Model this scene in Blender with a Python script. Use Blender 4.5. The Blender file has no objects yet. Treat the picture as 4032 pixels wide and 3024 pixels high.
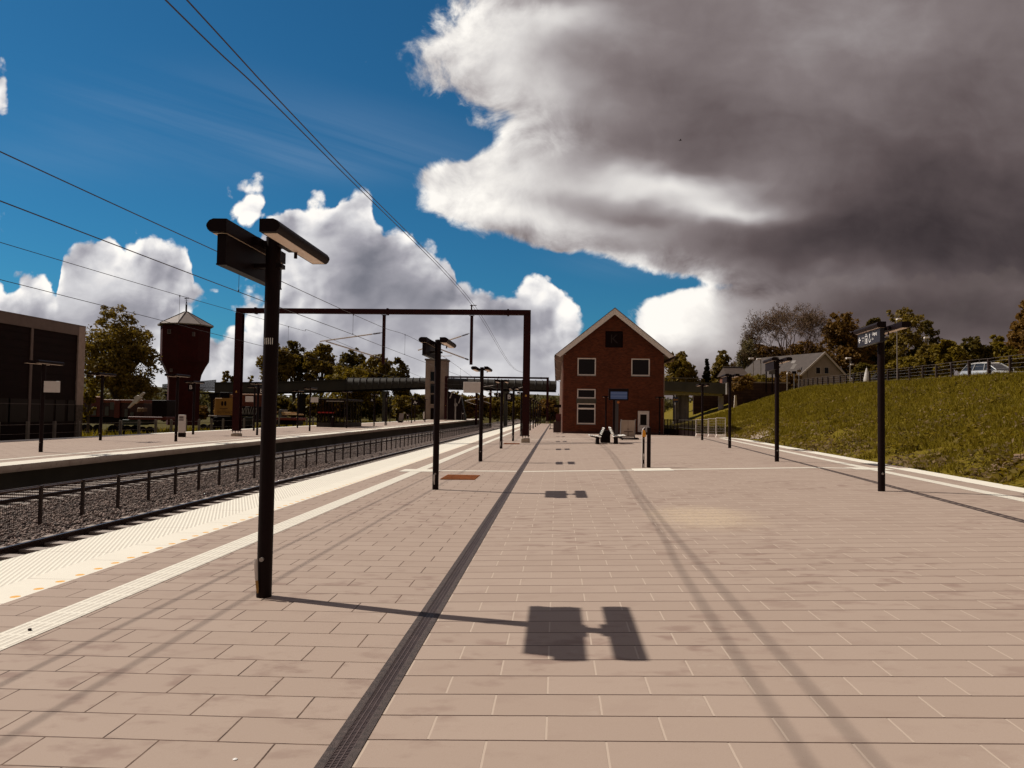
import bpy, math, random
import numpy as np
from mathutils import Vector, Matrix

# ---------------------------------------------------------------- survey of the place (pinhole calibration of the photograph)
F = 2950.0; CX, CY = 2016.0, 1512.0; H = 1.735; VPX, VPY = 2191.0, 1630.0; ROLL = 0.0155
def _cd(u, v): return np.array([(u - CX) / F, -(v - CY) / F, -1.0])
_dy = _cd(VPX, VPY); _dy /= np.linalg.norm(_dy)
_up = np.cross(np.array([1, -ROLL, 0.0]), _dy); _up /= np.linalg.norm(_up)
_dx = np.cross(_dy, _up)
RW = np.stack([_dx, _dy, _up])                       # world = RW @ camera
def ray(u, v): return RW @ _cd(u, v)
def zg(x, y):                                         # the platform paving falls and rises a little across its width
    if x < -1.06: return 0.0123 * (max(x, -6.6) + 1.06)
    s = max(0.0, min(1.0, (y - 50) / 18.0))
    return 0.034 * min(max(0.0, x + 1.0), 8.5) * (1 - s)
def zf(x, y): return 0.0026 * min(max(0.0, y - 20), 150)   # far platform climbs slowly
def G(u, v, zfun=zg):
    d = ray(u, v); z = 0.0
    for i in range(40):
        t = (z - H) / d[2]; p = d[:2] * t; z = .5 * z + .5 * zfun(p[0], p[1])
    return Vector((p[0], p[1], z))
def GF(u, v): return G(u, v, zf)
def AY(u, v, Y): d = ray(u, v); p = d * (Y / d[1]); return Vector((p[0], Y, p[2] + H))
def AX(u, v, X): d = ray(u, v); p = d * (X / d[0]); return Vector((X, p[1], p[2] + H))

scene = bpy.context.scene
COL = scene.collection
R_ = math.radians
rnd = random.Random(7)

# ---------------------------------------------------------------- camera
cam_d = bpy.data.cameras.new('camera'); cam = bpy.data.objects.new('camera', cam_d); COL.objects.link(cam)
cam_d.sensor_fit = 'HORIZONTAL'; cam_d.sensor_width = 36.0; cam_d.lens = F * 36.0 / 4032.0
cam_d.clip_start = 0.05; cam_d.clip_end = 6000
M = Matrix([[RW[i][j] for j in range(3)] for i in range(3)]).to_4x4(); M.translation = (0, 0, H)
cam.matrix_world = M
scene.camera = cam
scene.render.engine = 'CYCLES'
scene.cycles.use_denoising = True
scene.cycles.max_bounces = 6
scene.cycles.transparent_max_bounces = 8
scene.view_settings.view_transform = 'Standard'; scene.view_settings.look = 'None'
scene.view_settings.exposure = 0.0; scene.view_settings.gamma = 1.0

# ---------------------------------------------------------------- sun
SUNV = Vector((-3.07, 1.0, 3.30)).normalized()       # towards the sun, read from the lamp post's shadow
sun_d = bpy.data.lights.new('sun', 'SUN'); sun_d.energy = 4.4; sun_d.angle = R_(0.53); sun_d.color = (1.0, 0.94, 0.84)
sun = bpy.data.objects.new('sun', sun_d); COL.objects.link(sun)
sun.rotation_euler = (-SUNV).to_track_quat('-Z', 'Y').to_euler()
sun.location = (-40, 15, 60)

# ---------------------------------------------------------------- node helper
class NT:
    def __init__(s, tree): s.t = tree; s.n = tree.nodes; s.l = tree.links
    def node(s, typ, **kw):
        nd = s.n.new(typ)
        for k, v in kw.items(): setattr(nd, k, v)
        return nd
    def put(s, sock, val):
        if val is None: return
        if isinstance(val, bpy.types.NodeSocket): s.l.new(val, sock)
        else: sock.default_value = val
    def m(s, op, a, b=None, c=None, clamp=False):
        nd = s.n.new('ShaderNodeMath'); nd.operation = op; nd.use_clamp = clamp
        s.put(nd.inputs[0], a); s.put(nd.inputs[1], b); s.put(nd.inputs[2], c)
        return nd.outputs[0]
    def vm(s, op, a, b=None, scale=None):
        nd = s.n.new('ShaderNodeVectorMath'); nd.operation = op
        s.put(nd.inputs[0], a); s.put(nd.inputs[1], b)
        if scale is not None: s.put(nd.inputs['Scale'], scale)
        return nd.outputs['Value'] if op in ('DOT_PRODUCT', 'LENGTH', 'DISTANCE') else nd.outputs[0]
    def mix(s, f, a, b, mode='MIX'):
        nd = s.n.new('ShaderNodeMix'); nd.data_type = 'RGBA'; nd.blend_type = mode
        s.put(nd.inputs[0], f)
        s.put(nd.inputs[6], a if isinstance(a, bpy.types.NodeSocket) else (*a[:3], 1))
        s.put(nd.inputs[7], b if isinstance(b, bpy.types.NodeSocket) else (*b[:3], 1))
        return nd.outputs[2]
    def mr(s, v, a, b, c=0.0, d=1.0, smooth=True):
        nd = s.n.new('ShaderNodeMapRange'); nd.interpolation_type = 'SMOOTHSTEP' if smooth else 'LINEAR'
        s.put(nd.inputs[0], v); s.put(nd.inputs[1], a); s.put(nd.inputs[2], b); s.put(nd.inputs[3], c); s.put(nd.inputs[4], d)
        return nd.outputs[0]
    def noise(s, vec, scale, detail=3, rough=.55, dist=0.0, out='Fac'):
        nd = s.n.new('ShaderNodeTexNoise'); s.put(nd.inputs['Vector'], vec)
        nd.inputs['Scale'].default_value = scale; nd.inputs['Detail'].default_value = detail
        nd.inputs['Roughness'].default_value = rough; nd.inputs['Distortion'].default_value = dist
        return nd.outputs[out]
    def voro(s, vec, scale, detail=0, rough=.5, feature='F1', smooth=None):
        nd = s.n.new('ShaderNodeTexVoronoi'); nd.feature = feature; s.put(nd.inputs['Vector'], vec)
        nd.inputs['Scale'].default_value = scale; nd.inputs['Detail'].default_value = detail
        nd.inputs['Roughness'].default_value = rough
        if smooth is not None: nd.inputs['Smoothness'].default_value = smooth
        return nd.outputs['Distance']
    def ramp(s, f, pts, interp='LINEAR'):
        nd = s.n.new('ShaderNodeValToRGB'); cr = nd.color_ramp; cr.interpolation = interp
        while len(cr.elements) < len(pts): cr.elements.new(.5)
        for e, (p, c) in zip(cr.elements, pts): e.position = p; e.color = (*c, 1)
        s.put(nd.inputs[0], f); return nd.outputs[0]
    def sep(s, v):
        nd = s.n.new('ShaderNodeSeparateXYZ'); s.put(nd.inputs[0], v); return nd.outputs
    def comb(s, x, y, z=0.0):
        nd = s.n.new('ShaderNodeCombineXYZ'); s.put(nd.inputs[0], x); s.put(nd.inputs[1], y); s.put(nd.inputs[2], z); return nd.outputs[0]
    def fcurve(s, v, pts):
        nd = s.n.new('ShaderNodeFloatCurve'); c = nd.mapping.curves[0]
        nd.mapping.use_clip = False
        while len(c.points) < len(pts): c.points.new(.5, .5)
        for p, (x, y) in zip(c.points, pts): p.location = (x, y); p.handle_type = 'AUTO_CLAMPED'
        nd.mapping.update(); s.put(nd.inputs['Value'], v); nd.inputs['Factor'].default_value = 1.0
        return nd.outputs[0]

# ---------------------------------------------------------------- sky: Nishita air with clouds laid out by direction
def SP(px, py):                                       # a sight-line direction as (x/y, z/y)
    d = ray(px * 4032 / 2212, py * 4032 / 2212); return (d[0] / d[1], d[2] / d[1])
world = bpy.data.worlds.new('World'); scene.world = world; world.use_nodes = True
world.cycles.sampling_method = 'MANUAL'; world.cycles.sample_map_resolution = 256
W = NT(world.node_tree); W.n.clear()
tc = W.node('ShaderNodeTexCoord')
D = tc.outputs['Generated']
dx_, dy_, dz_ = W.sep(D)[:3]
ysafe = W.m('MAXIMUM', dy_, 0.12)
U = W.m('DIVIDE', dx_, ysafe); V = W.m('DIVIDE', dz_, ysafe)
P = W.comb(U, V, 0.0)
sky = W.node('ShaderNodeTexSky'); sky.sky_type = 'NISHITA'; sky.sun_disc = False
sky.sun_elevation = math.asin(SUNV.z); sky.sun_rotation = math.atan2(SUNV.x, SUNV.y)
sky.air_density = 1.0; sky.dust_density = 0.2; sky.ozone_density = 3.0
sky.altitude = 0
SKY_STRENGTH = 0.10
air = W.mix(1.0, sky.outputs[0], (0.125, 0.44, 0.58), 'MULTIPLY')
air = W.vm('SCALE', air, scale=SKY_STRENGTH)

# warped coordinate
w1 = W.noise(P, 7.0, 3, .55, out='Color')
Pw = W.vm('ADD', P, W.vm('SCALE', W.vm('SUBTRACT', w1, (0.5, 0.5, 0.5)), scale=0.045))
w2 = W.noise(P, 34.0, 3, .6, out='Color')
Pw2 = W.vm('ADD', Pw, W.vm('SCALE', W.vm('SUBTRACT', w2, (0.5, 0.5, 0.5)), scale=0.010))
Uw, Vw = W.sep(Pw2)[:2]

def billow(p):                                        # cauliflower edge
    a = W.voro(p, 17.0, 2.0, .5, 'F1')
    b = W.noise(p, 40.0, 4, .6)
    return W.m('MULTIPLY_ADD', b, 0.45, W.m('MULTIPLY', a, -0.75))
def puff(p):                                          # broad rounded heads
    a = W.voro(p, 11.0, 1.0, .5, 'SMOOTH_F1', 0.30)
    return W.m('MULTIPLY', a, -1.0)
def wisp(p): return W.noise(p, 11.0, 6, .6, 0.35)
bil0 = billow(Pw)
bilL = billow(W.vm('ADD', Pw, (-0.0065, 0.0075, 0)))
puf0 = puff(Pw); pufL = puff(W.vm('ADD', Pw, (-0.013, 0.015, 0)))
wsp0 = wisp(Pw)
wspL = wisp(W.vm('ADD', Pw, (-0.011, 0.010, 0)))

# A: the large storm cloud (left outline as a curve over height)
outA = [(-5,962),(30,950),(60,905),(95,850),(130,862),(165,880),(200,920),(235,985),(270,1015),(300,1030),(325,1005),(352,925),(385,882),(420,892),(455,902),(480,960),(505,1040),(528,1120),(545,1220),(562,1290),(585,1370),(605,1440),(622,1490),(640,1400),(655,1335),(690,1290),(740,1262),(800,1250)]
ptsA = sorted([SP(x, y)[::-1] for y, x in outA])       # (V, U)
Vmin, Vmax = 0.0, 0.62; Umin, Umax = -0.9, 0.9
def nrm(v, a, b): return (v - a) / (b - a)
edgeA = W.fcurve(W.m('DIVIDE', Vw, Vmax, clamp=True), [(nrm(v, 0, Vmax), nrm(u, Umin, Umax)) for v, u in ptsA])
edgeA = W.m('MULTIPLY_ADD', edgeA, Umax - Umin, Umin)
fA = W.m('SUBTRACT', Uw, edgeA)
# B: the cumulus bank (top outline as a curve over azimuth)
outB = [(-300,585),(-60,575),(0,560),(40,572),(90,568),(128,600),(140,515),(175,492),(228,484),(262,515),(300,500),(345,493),(392,497),(416,545),(424,590),(455,592),(490,600),(520,590),(560,520),(590,456),(625,432),(668,408),(690,392),(725,412),(748,386),(790,398),(806,440),(850,462),(898,505),(945,520),(975,575),(985,600),(1040,592),(1085,620),(1120,600),(1160,574),(1198,585),(1222,622),(1262,668),(1300,700),(1345,660),(1420,640),(1700,600),(2400,560)]
ptsB = sorted([SP(x, y) for x, y in outB])
topB = W.fcurve(W.m('DIVIDE', W.m('SUBTRACT', Uw, Umin), Umax - Umin, clamp=True), [(nrm(u, Umin, Umax), nrm(v, 0, Vmax)) for u, v in ptsB if Umin < u < Umax])
topB = W.m('MULTIPLY', topB, Vmax)
fB = W.m('SUBTRACT', topB, Vw)
def blob(px, py, rx, ry):
    c = SP(px, py); k = 4032 / 2212 / F
    q = W.vm('MULTIPLY', W.vm('SUBTRACT', Pw2, (c[0], c[1], 0)), (1 / (rx * k), 1 / (ry * k), 0))
    return W.m('MULTIPLY', W.m('SUBTRACT', 1.0, W.vm('LENGTH', q)), min(rx, ry) * k)
for b in [(540, 398, 96, 46), (538, 436, 56, 66), (492, 398, 48, 34), (606, 384, 46, 32), (-8, 182, 42, 84), (8, 490, 84, 50), (1335, 655, 50, 30), (790, 127, 24, 22), (735, 145, 16, 10), (1250, 630, 12, 8), (130, 182, 14, 10)]:
    fB = W.m('SMOOTH_MAX', fB, blob(*b), 0.006)

for b in [(482, 676, 34, 26), (505, 640, 20, 12), (1292, 672, 34, 30), (20, 610, 0.1, 0.1)]:
    fB = W.m('SMOOTH_MIN', fB, W.m('MULTIPLY', blob(*b), -1.0), 0.008)
aA = W.mr(W.m('ADD', fA, W.m('ADD', W.m('MULTIPLY', W.m('SUBTRACT', wsp0, 0.53), 0.22), W.m('MULTIPLY', bil0, 0.030))), -0.016, 0.030)
gapB = W.m('MULTIPLY_ADD', bil0, 0.050, 0.006)
aB = W.mr(W.m('ADD', W.m('ADD', fB, gapB), W.m('MULTIPLY', W.m('SUBTRACT', wsp0, .5), 0.03)), -0.0045, 0.0065)

def gauss(lst, p, base):
    k = 4032 / 2212 / F; acc = base
    for px, py, rx, ry, amp in lst:
        c = SP(px, py)
        q = W.vm('MULTIPLY', W.vm('SUBTRACT', p, (c[0], c[1], 0)), (1 / (rx * k), 1 / (ry * k), 0))
        acc = W.m('MULTIPLY_ADD', W.m('POWER', 0.3679, W.vm('DOT_PRODUCT', q, q)), amp, acc)
    return acc
Pg = W.vm('ADD', P, W.vm('SCALE', W.vm('SUBTRACT', W.noise(W.vm('MULTIPLY', P, (1.0, 1.5, 1.0)), 3.2, 4, .55, out='Color'), (.5, .5, .5)), scale=0.17))
mapA = gauss([(950, 80, 170, 120, .46), (1100, 190, 150, 100, .26), (1230, 40, 150, 60, .20), (980, 430, 170, 80, .50), (1110, 320, 170, 90, .34), (1250, 500, 260, 55, .26), (1100, 470, 120, 40, .10),
              (1390, 385, 170, 36, .36), (1560, 455, 120, 30, .40), (1480, 415, 110, 34, .24), (1180, 60, 60, 40, .12), (1330, 290, 200, 50, -.10), (1400, 475, 110, 26, -.16), (1560, 230, 200, 60, -.05), (1350, 150, 180, 60, -.05),
              (2000, 300, 380, 190, -.13), (2080, 510, 430, 150, -.22), (1900, 545, 300, 60, -.12), (1850, 60, 320, 70, .06),
              (1400, 690, 140, 90, .46), (1500, 660, 90, 40, .16), (1560, 640, 180, 40, .10), (1330, 600, 160, 30, .24), (1460, 630, 120, 26, .10), (2050, 700, 300, 70, -.20), (1800, 620, 260, 36, .08), (1680, 690, 120, 40, .04)], Pg, 0.455)
mapB = gauss([(820, 600, 120, 90, -.34), (800, 660, 220, 34, -.18), (690, 460, 120, 70, .16), (900, 520, 60, 50, .10), (60, 640, 120, 60, -.16), (40, 730, 200, 60, -.24), (320, 515, 90, 40, .12), (370, 590, 70, 40, -.18), (230, 600, 90, 36, .10),
              (330, 680, 180, 36, -.14), (560, 640, 130, 60, .06), (1180, 610, 60, 50, .18), (1100, 680, 100, 34, -.20), (960, 740, 300, 50, -.08), (1230, 690, 70, 36, -.14), (500, 750, 200, 50, .06), (640, 710, 120, 36, -.16), (1010, 620, 70, 30, .08), (540, 390, 100, 50, .16), (1060, 780, 140, 40, .06), (250, 730, 260, 40, -.10), (840, 770, 260, 50, -.12), (740, 560, 60, 40, -.12)], Pg, 0.70)
nearA = W.mr(fA, 0.0, 0.22, 1.0, 0.0)
softA = W.m('SUBTRACT', W.noise(W.vm('MULTIPLY', Pg, (1.0, 1.7, 1.0)), 4.2, 4, .5), .5)
shA = W.m('ADD', W.m('MULTIPLY', W.m('SUBTRACT', wsp0, wspL), W.m('MULTIPLY_ADD', nearA, 0.85, 0.10)), W.m('MULTIPLY', W.m('SUBTRACT', puf0, pufL), W.m('MULTIPLY', nearA, .40)))
bA = W.m('ADD', W.m('ADD', mapA, shA), W.m('MULTIPLY', softA, W.m('MULTIPLY_ADD', nearA, 0.45, 0.34)))
bA = W.m('ADD', bA, W.mr(fA, 0.0, 0.05, 0.16, 0.0))
deepB = W.mr(fB, 0.015, 0.10, 1.0, 0.22)
shB = W.m('ADD', W.m('MULTIPLY', W.m('SUBTRACT', puf0, pufL), 1.0), W.m('MULTIPLY', W.m('SUBTRACT', bil0, bilL), 0.55))
bB = W.m('ADD', W.m('MULTIPLY_ADD', shB, deepB, mapB), W.m('MULTIPLY', W.m('SUBTRACT', W.noise(W.vm('MULTIPLY', Pg, (1, 1.6, 1)), 7.0, 5, .55), .5), 0.80))
bB = W.m('ADD', bB, W.mr(fB, 0.0, 0.04, 0.22, 0.0))
cA = W.ramp(bA, [(0.0, (.016, .011, .011)), (0.14, (.040, .029, .030)), (0.30, (.115, .088, .088)), (0.46, (.225, .188, .188)), (0.64, (.42, .385, .385)), (0.82, (.72, .69, .67)), (1.0, (1.02, .98, .92))])
cB = W.ramp(bB, [(0.0, (.10, .105, .13)), (0.25, (.20, .20, .235)), (0.5, (.38, .37, .41)), (0.72, (.66, .65, .67)), (0.9, (.97, .94, .91)), (1.0, (1.08, 1.03, .96))])
# cirrus veil
pc = W.vm('MULTIPLY', W.comb(W.m('ADD', U, W.m('MULTIPLY', V, 2.4)), W.m('ADD', V, W.m('MULTIPLY', U, .30)), 0.0), (1.5, 8.0, 1.0))
cir = W.m('MULTIPLY', W.mr(W.noise(pc, 1.2, 6, .6, .5), .33, .75), gauss([(300, 230, 260, 70, .7), (560, 300, 300, 70, 1.0), (760, 350, 260, 45, .9), (150, 330, 220, 60, .35), (1350, 575, 160, 30, .5)], P, 0.0))
skyc = W.mix(W.m('MULTIPLY', cir, .38, clamp=True), air, (.30, .40, .56))
skyc = W.mix(W.m('MULTIPLY', aB, .985), skyc, cB)
skyc = W.mix(W.m('MULTIPLY', aA, .985), skyc, cA)
# overhead and behind the camera: unseen cloud, made dark and brown to cut and warm the fill
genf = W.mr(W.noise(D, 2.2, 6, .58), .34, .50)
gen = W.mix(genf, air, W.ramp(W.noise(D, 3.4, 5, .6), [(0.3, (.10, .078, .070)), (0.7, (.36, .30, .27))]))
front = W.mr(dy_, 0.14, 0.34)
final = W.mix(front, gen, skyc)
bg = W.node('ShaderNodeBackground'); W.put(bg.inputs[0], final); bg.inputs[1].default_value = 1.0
wo = W.node('ShaderNodeOutputWorld'); W.l.new(bg.outputs[0], wo.inputs[0])

# ================================================================= mesh helpers
class MB:
    def __init__(s): s.v = []; s.f = []; s.mi = []; s.cur = 0
    def add(s, vs, fs):
        o = len(s.v); s.v += [tuple(x) for x in vs]; s.f += [tuple(i + o for i in f) for f in fs]; s.mi += [s.cur] * len(fs); return s
    def box(s, x0, x1, y0, y1, z0, z1, rot=0.0, piv=None):
        vs = [(x, y, z) for z in (z0, z1) for x, y in ((x0, y0), (x1, y0), (x1, y1), (x0, y1))]
        if rot:
            px, py = piv or ((x0 + x1) / 2, (y0 + y1) / 2); c, n = math.cos(rot), math.sin(rot)
            vs = [(px + (x - px) * c - (y - py) * n, py + (x - px) * n + (y - py) * c, z) for x, y, z in vs]
        return s.add(vs, [(3, 2, 1, 0), (4, 5, 6, 7), (0, 1, 5, 4), (1, 2, 6, 5), (2, 3, 7, 6), (3, 0, 4, 7)])
    def bbox(s, x0, x1, y0, y1, z0, z1, b=.01):       # box with chamfered vertical and top edges
        pts = [(x0 + b, y0), (x1 - b, y0), (x1, y0 + b), (x1, y1 - b), (x1 - b, y1), (x0 + b, y1), (x0, y1 - b), (x0, y0 + b)]
        cx, cy = (x0 + x1) / 2, (y0 + y1) / 2
        sx, sy = (x1 - x0 - 2 * b) / (x1 - x0), (y1 - y0 - 2 * b) / (y1 - y0)
        vs = [(x, y, z0) for x, y in pts] + [(x, y, z1 - b) for x, y in pts] + [(cx + (x - cx) * sx, cy + (y - cy) * sy, z1) for x, y in pts]
        fs = [tuple(range(7, -1, -1)), tuple(range(16, 24))]
        for k in (0, 8): fs += [(k + i, k + (i + 1) % 8, k + 8 + (i + 1) % 8, k + 8 + i) for i in range(8)]
        return s.add(vs, fs)
    def cyl(s, p0, p1, r0, r1=None, n=12, cap=True):
        p0, p1 = Vector(p0), Vector(p1); r1 = r0 if r1 is None else r1
        d = (p1 - p0); d = d.normalized() if d.length > 1e-9 else Vector((0, 0, 1))
        a = d.orthogonal().normalized(); b = d.cross(a)
        vs = []
        for p, r in ((p0, r0), (p1, r1)):
            vs += [p + (a * math.cos(2 * math.pi * i / n) + b * math.sin(2 * math.pi * i / n)) * r for i in range(n)]
        fs = [(i, (i + 1) % n, n + (i + 1) % n, n + i) for i in range(n)]
        if cap: fs += [tuple(range(n - 1, -1, -1)), tuple(range(n, 2 * n))]
        return s.add(vs, fs)
    def tube(s, pts, r, n=6):
        pts = [Vector(p) for p in pts]; rr = r if isinstance(r, (list, tuple)) else [r] * len(pts)
        vs = []; prev = None
        for i, p in enumerate(pts):
            d = (pts[min(i + 1, len(pts) - 1)] - pts[max(i - 1, 0)]).normalized()
            a = (d.orthogonal() if prev is None else (prev - d * prev.dot(d))).normalized(); prev = a; b = d.cross(a)
            vs += [p + (a * math.cos(2 * math.pi * k / n) + b * math.sin(2 * math.pi * k / n)) * rr[i] for k in range(n)]
        fs = []
        for i in range(len(pts) - 1):
            fs += [(i * n + k, i * n + (k + 1) % n, (i + 1) * n + (k + 1) % n, (i + 1) * n + k) for k in range(n)]
        fs += [tuple(range(n - 1, -1, -1)), tuple(range((len(pts) - 1) * n, len(pts) * n))]
        return s.add(vs, fs)
    def prism(s, poly, axis, a0, a1):                 # polygon extruded along an axis; poly in the two other axes
        def P3(p, a): return {'x': (a, p[0], p[1]), 'y': (p[0], a, p[1]), 'z': (p[0], p[1], a)}[axis]
        n = len(poly); vs = [P3(p, a0) for p in poly] + [P3(p, a1) for p in poly]
        return s.add(vs, [tuple(range(n)), tuple(range(2 * n - 1, n - 1, -1))] + [((i + 1) % n, i, n + i, n + (i + 1) % n) for i in range(n)])
    def quad(s, a, b, c, d): return s.add([a, b, c, d], [(0, 1, 2, 3)])
    def lathe(s, prof, c=(0, 0, 0), n=16, phase=0.0):
        vs = [(c[0] + r * math.cos(2 * math.pi * i / n + phase), c[1] + r * math.sin(2 * math.pi * i / n + phase), c[2] + z) for r, z in prof for i in range(n)]
        fs = [(k * n + i, k * n + (i + 1) % n, (k + 1) * n + (i + 1) % n, (k + 1) * n + i) for k in range(len(prof) - 1) for i in range(n)]
        fs += [tuple(range(n - 1, -1, -1)), tuple(range((len(prof) - 1) * n, len(prof) * n))]
        return s.add(vs, fs)
    def text(s, txt, size, mat, align='CENTER'):      # flat lettering in the local XY plane, placed by a matrix
        cu = bpy.data.curves.new('t', 'FONT'); cu.body = txt; cu.size = size; cu.align_x = align; cu.align_y = 'CENTER'; cu.extrude = .001
        o = bpy.data.objects.new('t', cu); COL.objects.link(o)
        me = bpy.data.meshes.new_from_object(o.evaluated_get(bpy.context.evaluated_depsgraph_get()))
        s.add([mat @ v.co for v in me.vertices], [tuple(p.vertices) for p in me.polygons])
        bpy.data.objects.remove(o); bpy.data.curves.remove(cu); bpy.data.meshes.remove(me); return s
    def build(s, name, mats, parent=None, smooth=False, fix=True):
        me = bpy.data.meshes.new(name); me.from_pydata(s.v, [], s.f)
        for mt in (mats if isinstance(mats, (list, tuple)) else [mats]): me.materials.append(mt)
        me.polygons.foreach_set('material_index', s.mi)
        if fix:
            import bmesh
            bm = bmesh.new(); bm.from_mesh(me); bmesh.ops.recalc_face_normals(bm, faces=bm.faces); bm.to_mesh(me); bm.free()
        if smooth:
            me.polygons.foreach_set('use_smooth', [True] * len(me.polygons))
            try: me.set_sharp_from_angle(angle=R_(40))
            except Exception: pass
        me.update()
        o = bpy.data.objects.new(name, me); COL.objects.link(o)
        if parent is not None: o.parent = parent
        return o
def np_obj(name, V, Fc, mat, parent=None, smooth=False):
    me = bpy.data.meshes.new(name); V = np.asarray(V, dtype=np.float32); Fc = np.asarray(Fc, dtype=np.int32)
    k = Fc.shape[1]
    me.vertices.add(len(V)); me.vertices.foreach_set('co', V.ravel())
    me.loops.add(Fc.size); me.loops.foreach_set('vertex_index', Fc.ravel())
    me.polygons.add(len(Fc)); me.polygons.foreach_set('loop_start', np.arange(0, Fc.size, k, dtype=np.int32))
    me.polygons.foreach_set('loop_total', np.full(len(Fc), k, dtype=np.int32))
    if smooth: me.polygons.foreach_set('use_smooth', np.ones(len(Fc), dtype=bool))
    me.materials.append(mat); me.update(calc_edges=True); me.validate()
    o = bpy.data.objects.new(name, me); COL.objects.link(o)
    if parent is not None: o.parent = parent
    return o
def thing(name, label, cat, loc=(0, 0, 0), rz=0.0, group=None):
    o = bpy.data.objects.new(name, None); COL.objects.link(o); o.empty_display_size = .2
    o.location = loc; o.rotation_euler = (0, 0, rz); o['label'] = label; o['category'] = cat
    if group: o['group'] = group
    return o
def tag(o, label, cat, group=None, kind=None):
    o['label'] = label; o['category'] = cat
    if group: o['group'] = group
    if kind: o['kind'] = kind
    return o
def struct(o): o['kind'] = 'structure'; return o
def dup(root, loc, rz, label):
    def cp(o, par):
        c = o.copy(); COL.objects.link(c)
        if par is not None: c.parent = par
        for ch in kids.get(o.name, []): cp(ch, c)
        return c
    kids = {}
    for o in list(COL.objects):
        if o.parent: kids.setdefault(o.parent.name, []).append(o)
    r = cp(root, None); r.location = loc; r.rotation_euler = (0, 0, rz); r['label'] = label
    return r
ORD = ['first', 'second', 'third', 'fourth', 'fifth', 'sixth', 'seventh', 'eighth', 'ninth', 'tenth', 'eleventh', 'twelfth', 'thirteenth', 'fourteenth', 'fifteenth', 'sixteenth']

# ================================================================= materials
MATS = {}
def mat(name, col, rough=.6, metal=0.0, spec=.4, var=0.0, vscale=3.0, bump=0.0, bscale=40.0, isl=0.0, emit=None):
    mt = bpy.data.materials.new(name); mt.use_nodes = True; N = NT(mt.node_tree)
    b = N.n['Principled BSDF']; b.inputs['Roughness'].default_value = rough; b.inputs['Metallic'].default_value = metal
    b.inputs['Specular IOR Level'].default_value = spec
    tcn = N.node('ShaderNodeTexCoord'); ob = tcn.outputs['Object']
    c = (*col, 1)
    if var or isl:
        f = None
        if var: f = N.mr(N.noise(ob, vscale, 5, .6), .25, .75, 1 - var, 1 + var, False)
        if isl:
            g = N.node('ShaderNodeNewGeometry'); r = N.mr(g.outputs['Random Per Island'], 0, 1, 1 - isl, 1 + isl, False)
            f = r if f is None else N.m('MULTIPLY', f, r)
        c = N.vm('SCALE', (col[0], col[1], col[2]), scale=f)
    N.put(b.inputs['Base Color'], c)
    if bump:
        bn = N.node('ShaderNodeBump'); bn.inputs['Strength'].default_value = bump; bn.inputs['Distance'].default_value = .02
        N.l.new(N.noise(ob, bscale, 4, .6), bn.inputs['Height']); N.l.new(bn.outputs[0], b.inputs['Normal'])
    if emit: b.inputs['Emission Color'].default_value = (*emit, 1); b.inputs['Emission Strength'].default_value = 1.0
    MATS[name] = mt; return mt
black = mat('black_paint', (.0085, .0024, .0024), .55, spec=.12, var=.25, vscale=6)
brown = mat('oxide_paint', (.026, .0022, .0018), .55, spec=.15, var=.25, vscale=4)
white_board = mat('white_board', (.60, .54, .50), .6, var=.06, vscale=8)
diffuser = mat('diffuser', (.78, .62, .50), .5, var=.05, vscale=20)
steel = mat('galvanised', (.34, .30, .28), .45, .6, var=.2, vscale=8)
alu = mat('aluminium', (.62, .55, .50), .45, .15, var=.12)
insul = mat('insulator', (.05, .02, .016), .3)
concrete = mat('concrete', (.36, .29, .22), .85, var=.3, vscale=5, bump=.4, bscale=60)
conc_grey = mat('concrete_grey', (.24, .20, .175), .85, var=.28, vscale=.7, bump=.2)
conc_dark = mat('concrete_dark', (.075, .066, .048), .85, var=.35, vscale=.5)
white_paint = mat('white_paint', (.80, .70, .63), .5, var=.06, vscale=5)
white_tile = mat('white_letter', (.8, .76, .72), .6)
orange = mat('yellow_plastic', (.72, .29, .015), .45)
sign_black = mat('sign_face', (.0085, .003, .003), .5, spec=.12)
sign_grey = mat('sign_face_grey', (.020, .016, .020), .4, spec=.2)
glass_dark = mat('dark_glass', (.008, .004, .004), .12, spec=.16)
red_dark = mat('dark_red_steel', (.10, .012, .010), .5)
wood_white = mat('bench_slat', (.74, .70, .64), .55, var=.1)
rust = mat('rusty_steel', (.40, .125, .028), .8, var=.5, vscale=14, bump=.6, bscale=90)
wirem = mat('copper_wire', (.06, .045, .045), .5, .4)
rail_steel = mat('rail_steel', (.035, .014, .010), .55, .3, var=.2)
rail_top = mat('rail_head', (.30, .26, .24), .3, .8)
sleeper_m = mat('sleeper', (.34, .28, .24), .85, var=.2, vscale=4)
bark = mat('bark', (.075, .050, .034), .9, var=.3, vscale=5, bump=.6, bscale=18)
bark_bare = mat('bark_bare', (.125, .070, .042), .9, var=.3, vscale=3)

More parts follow.
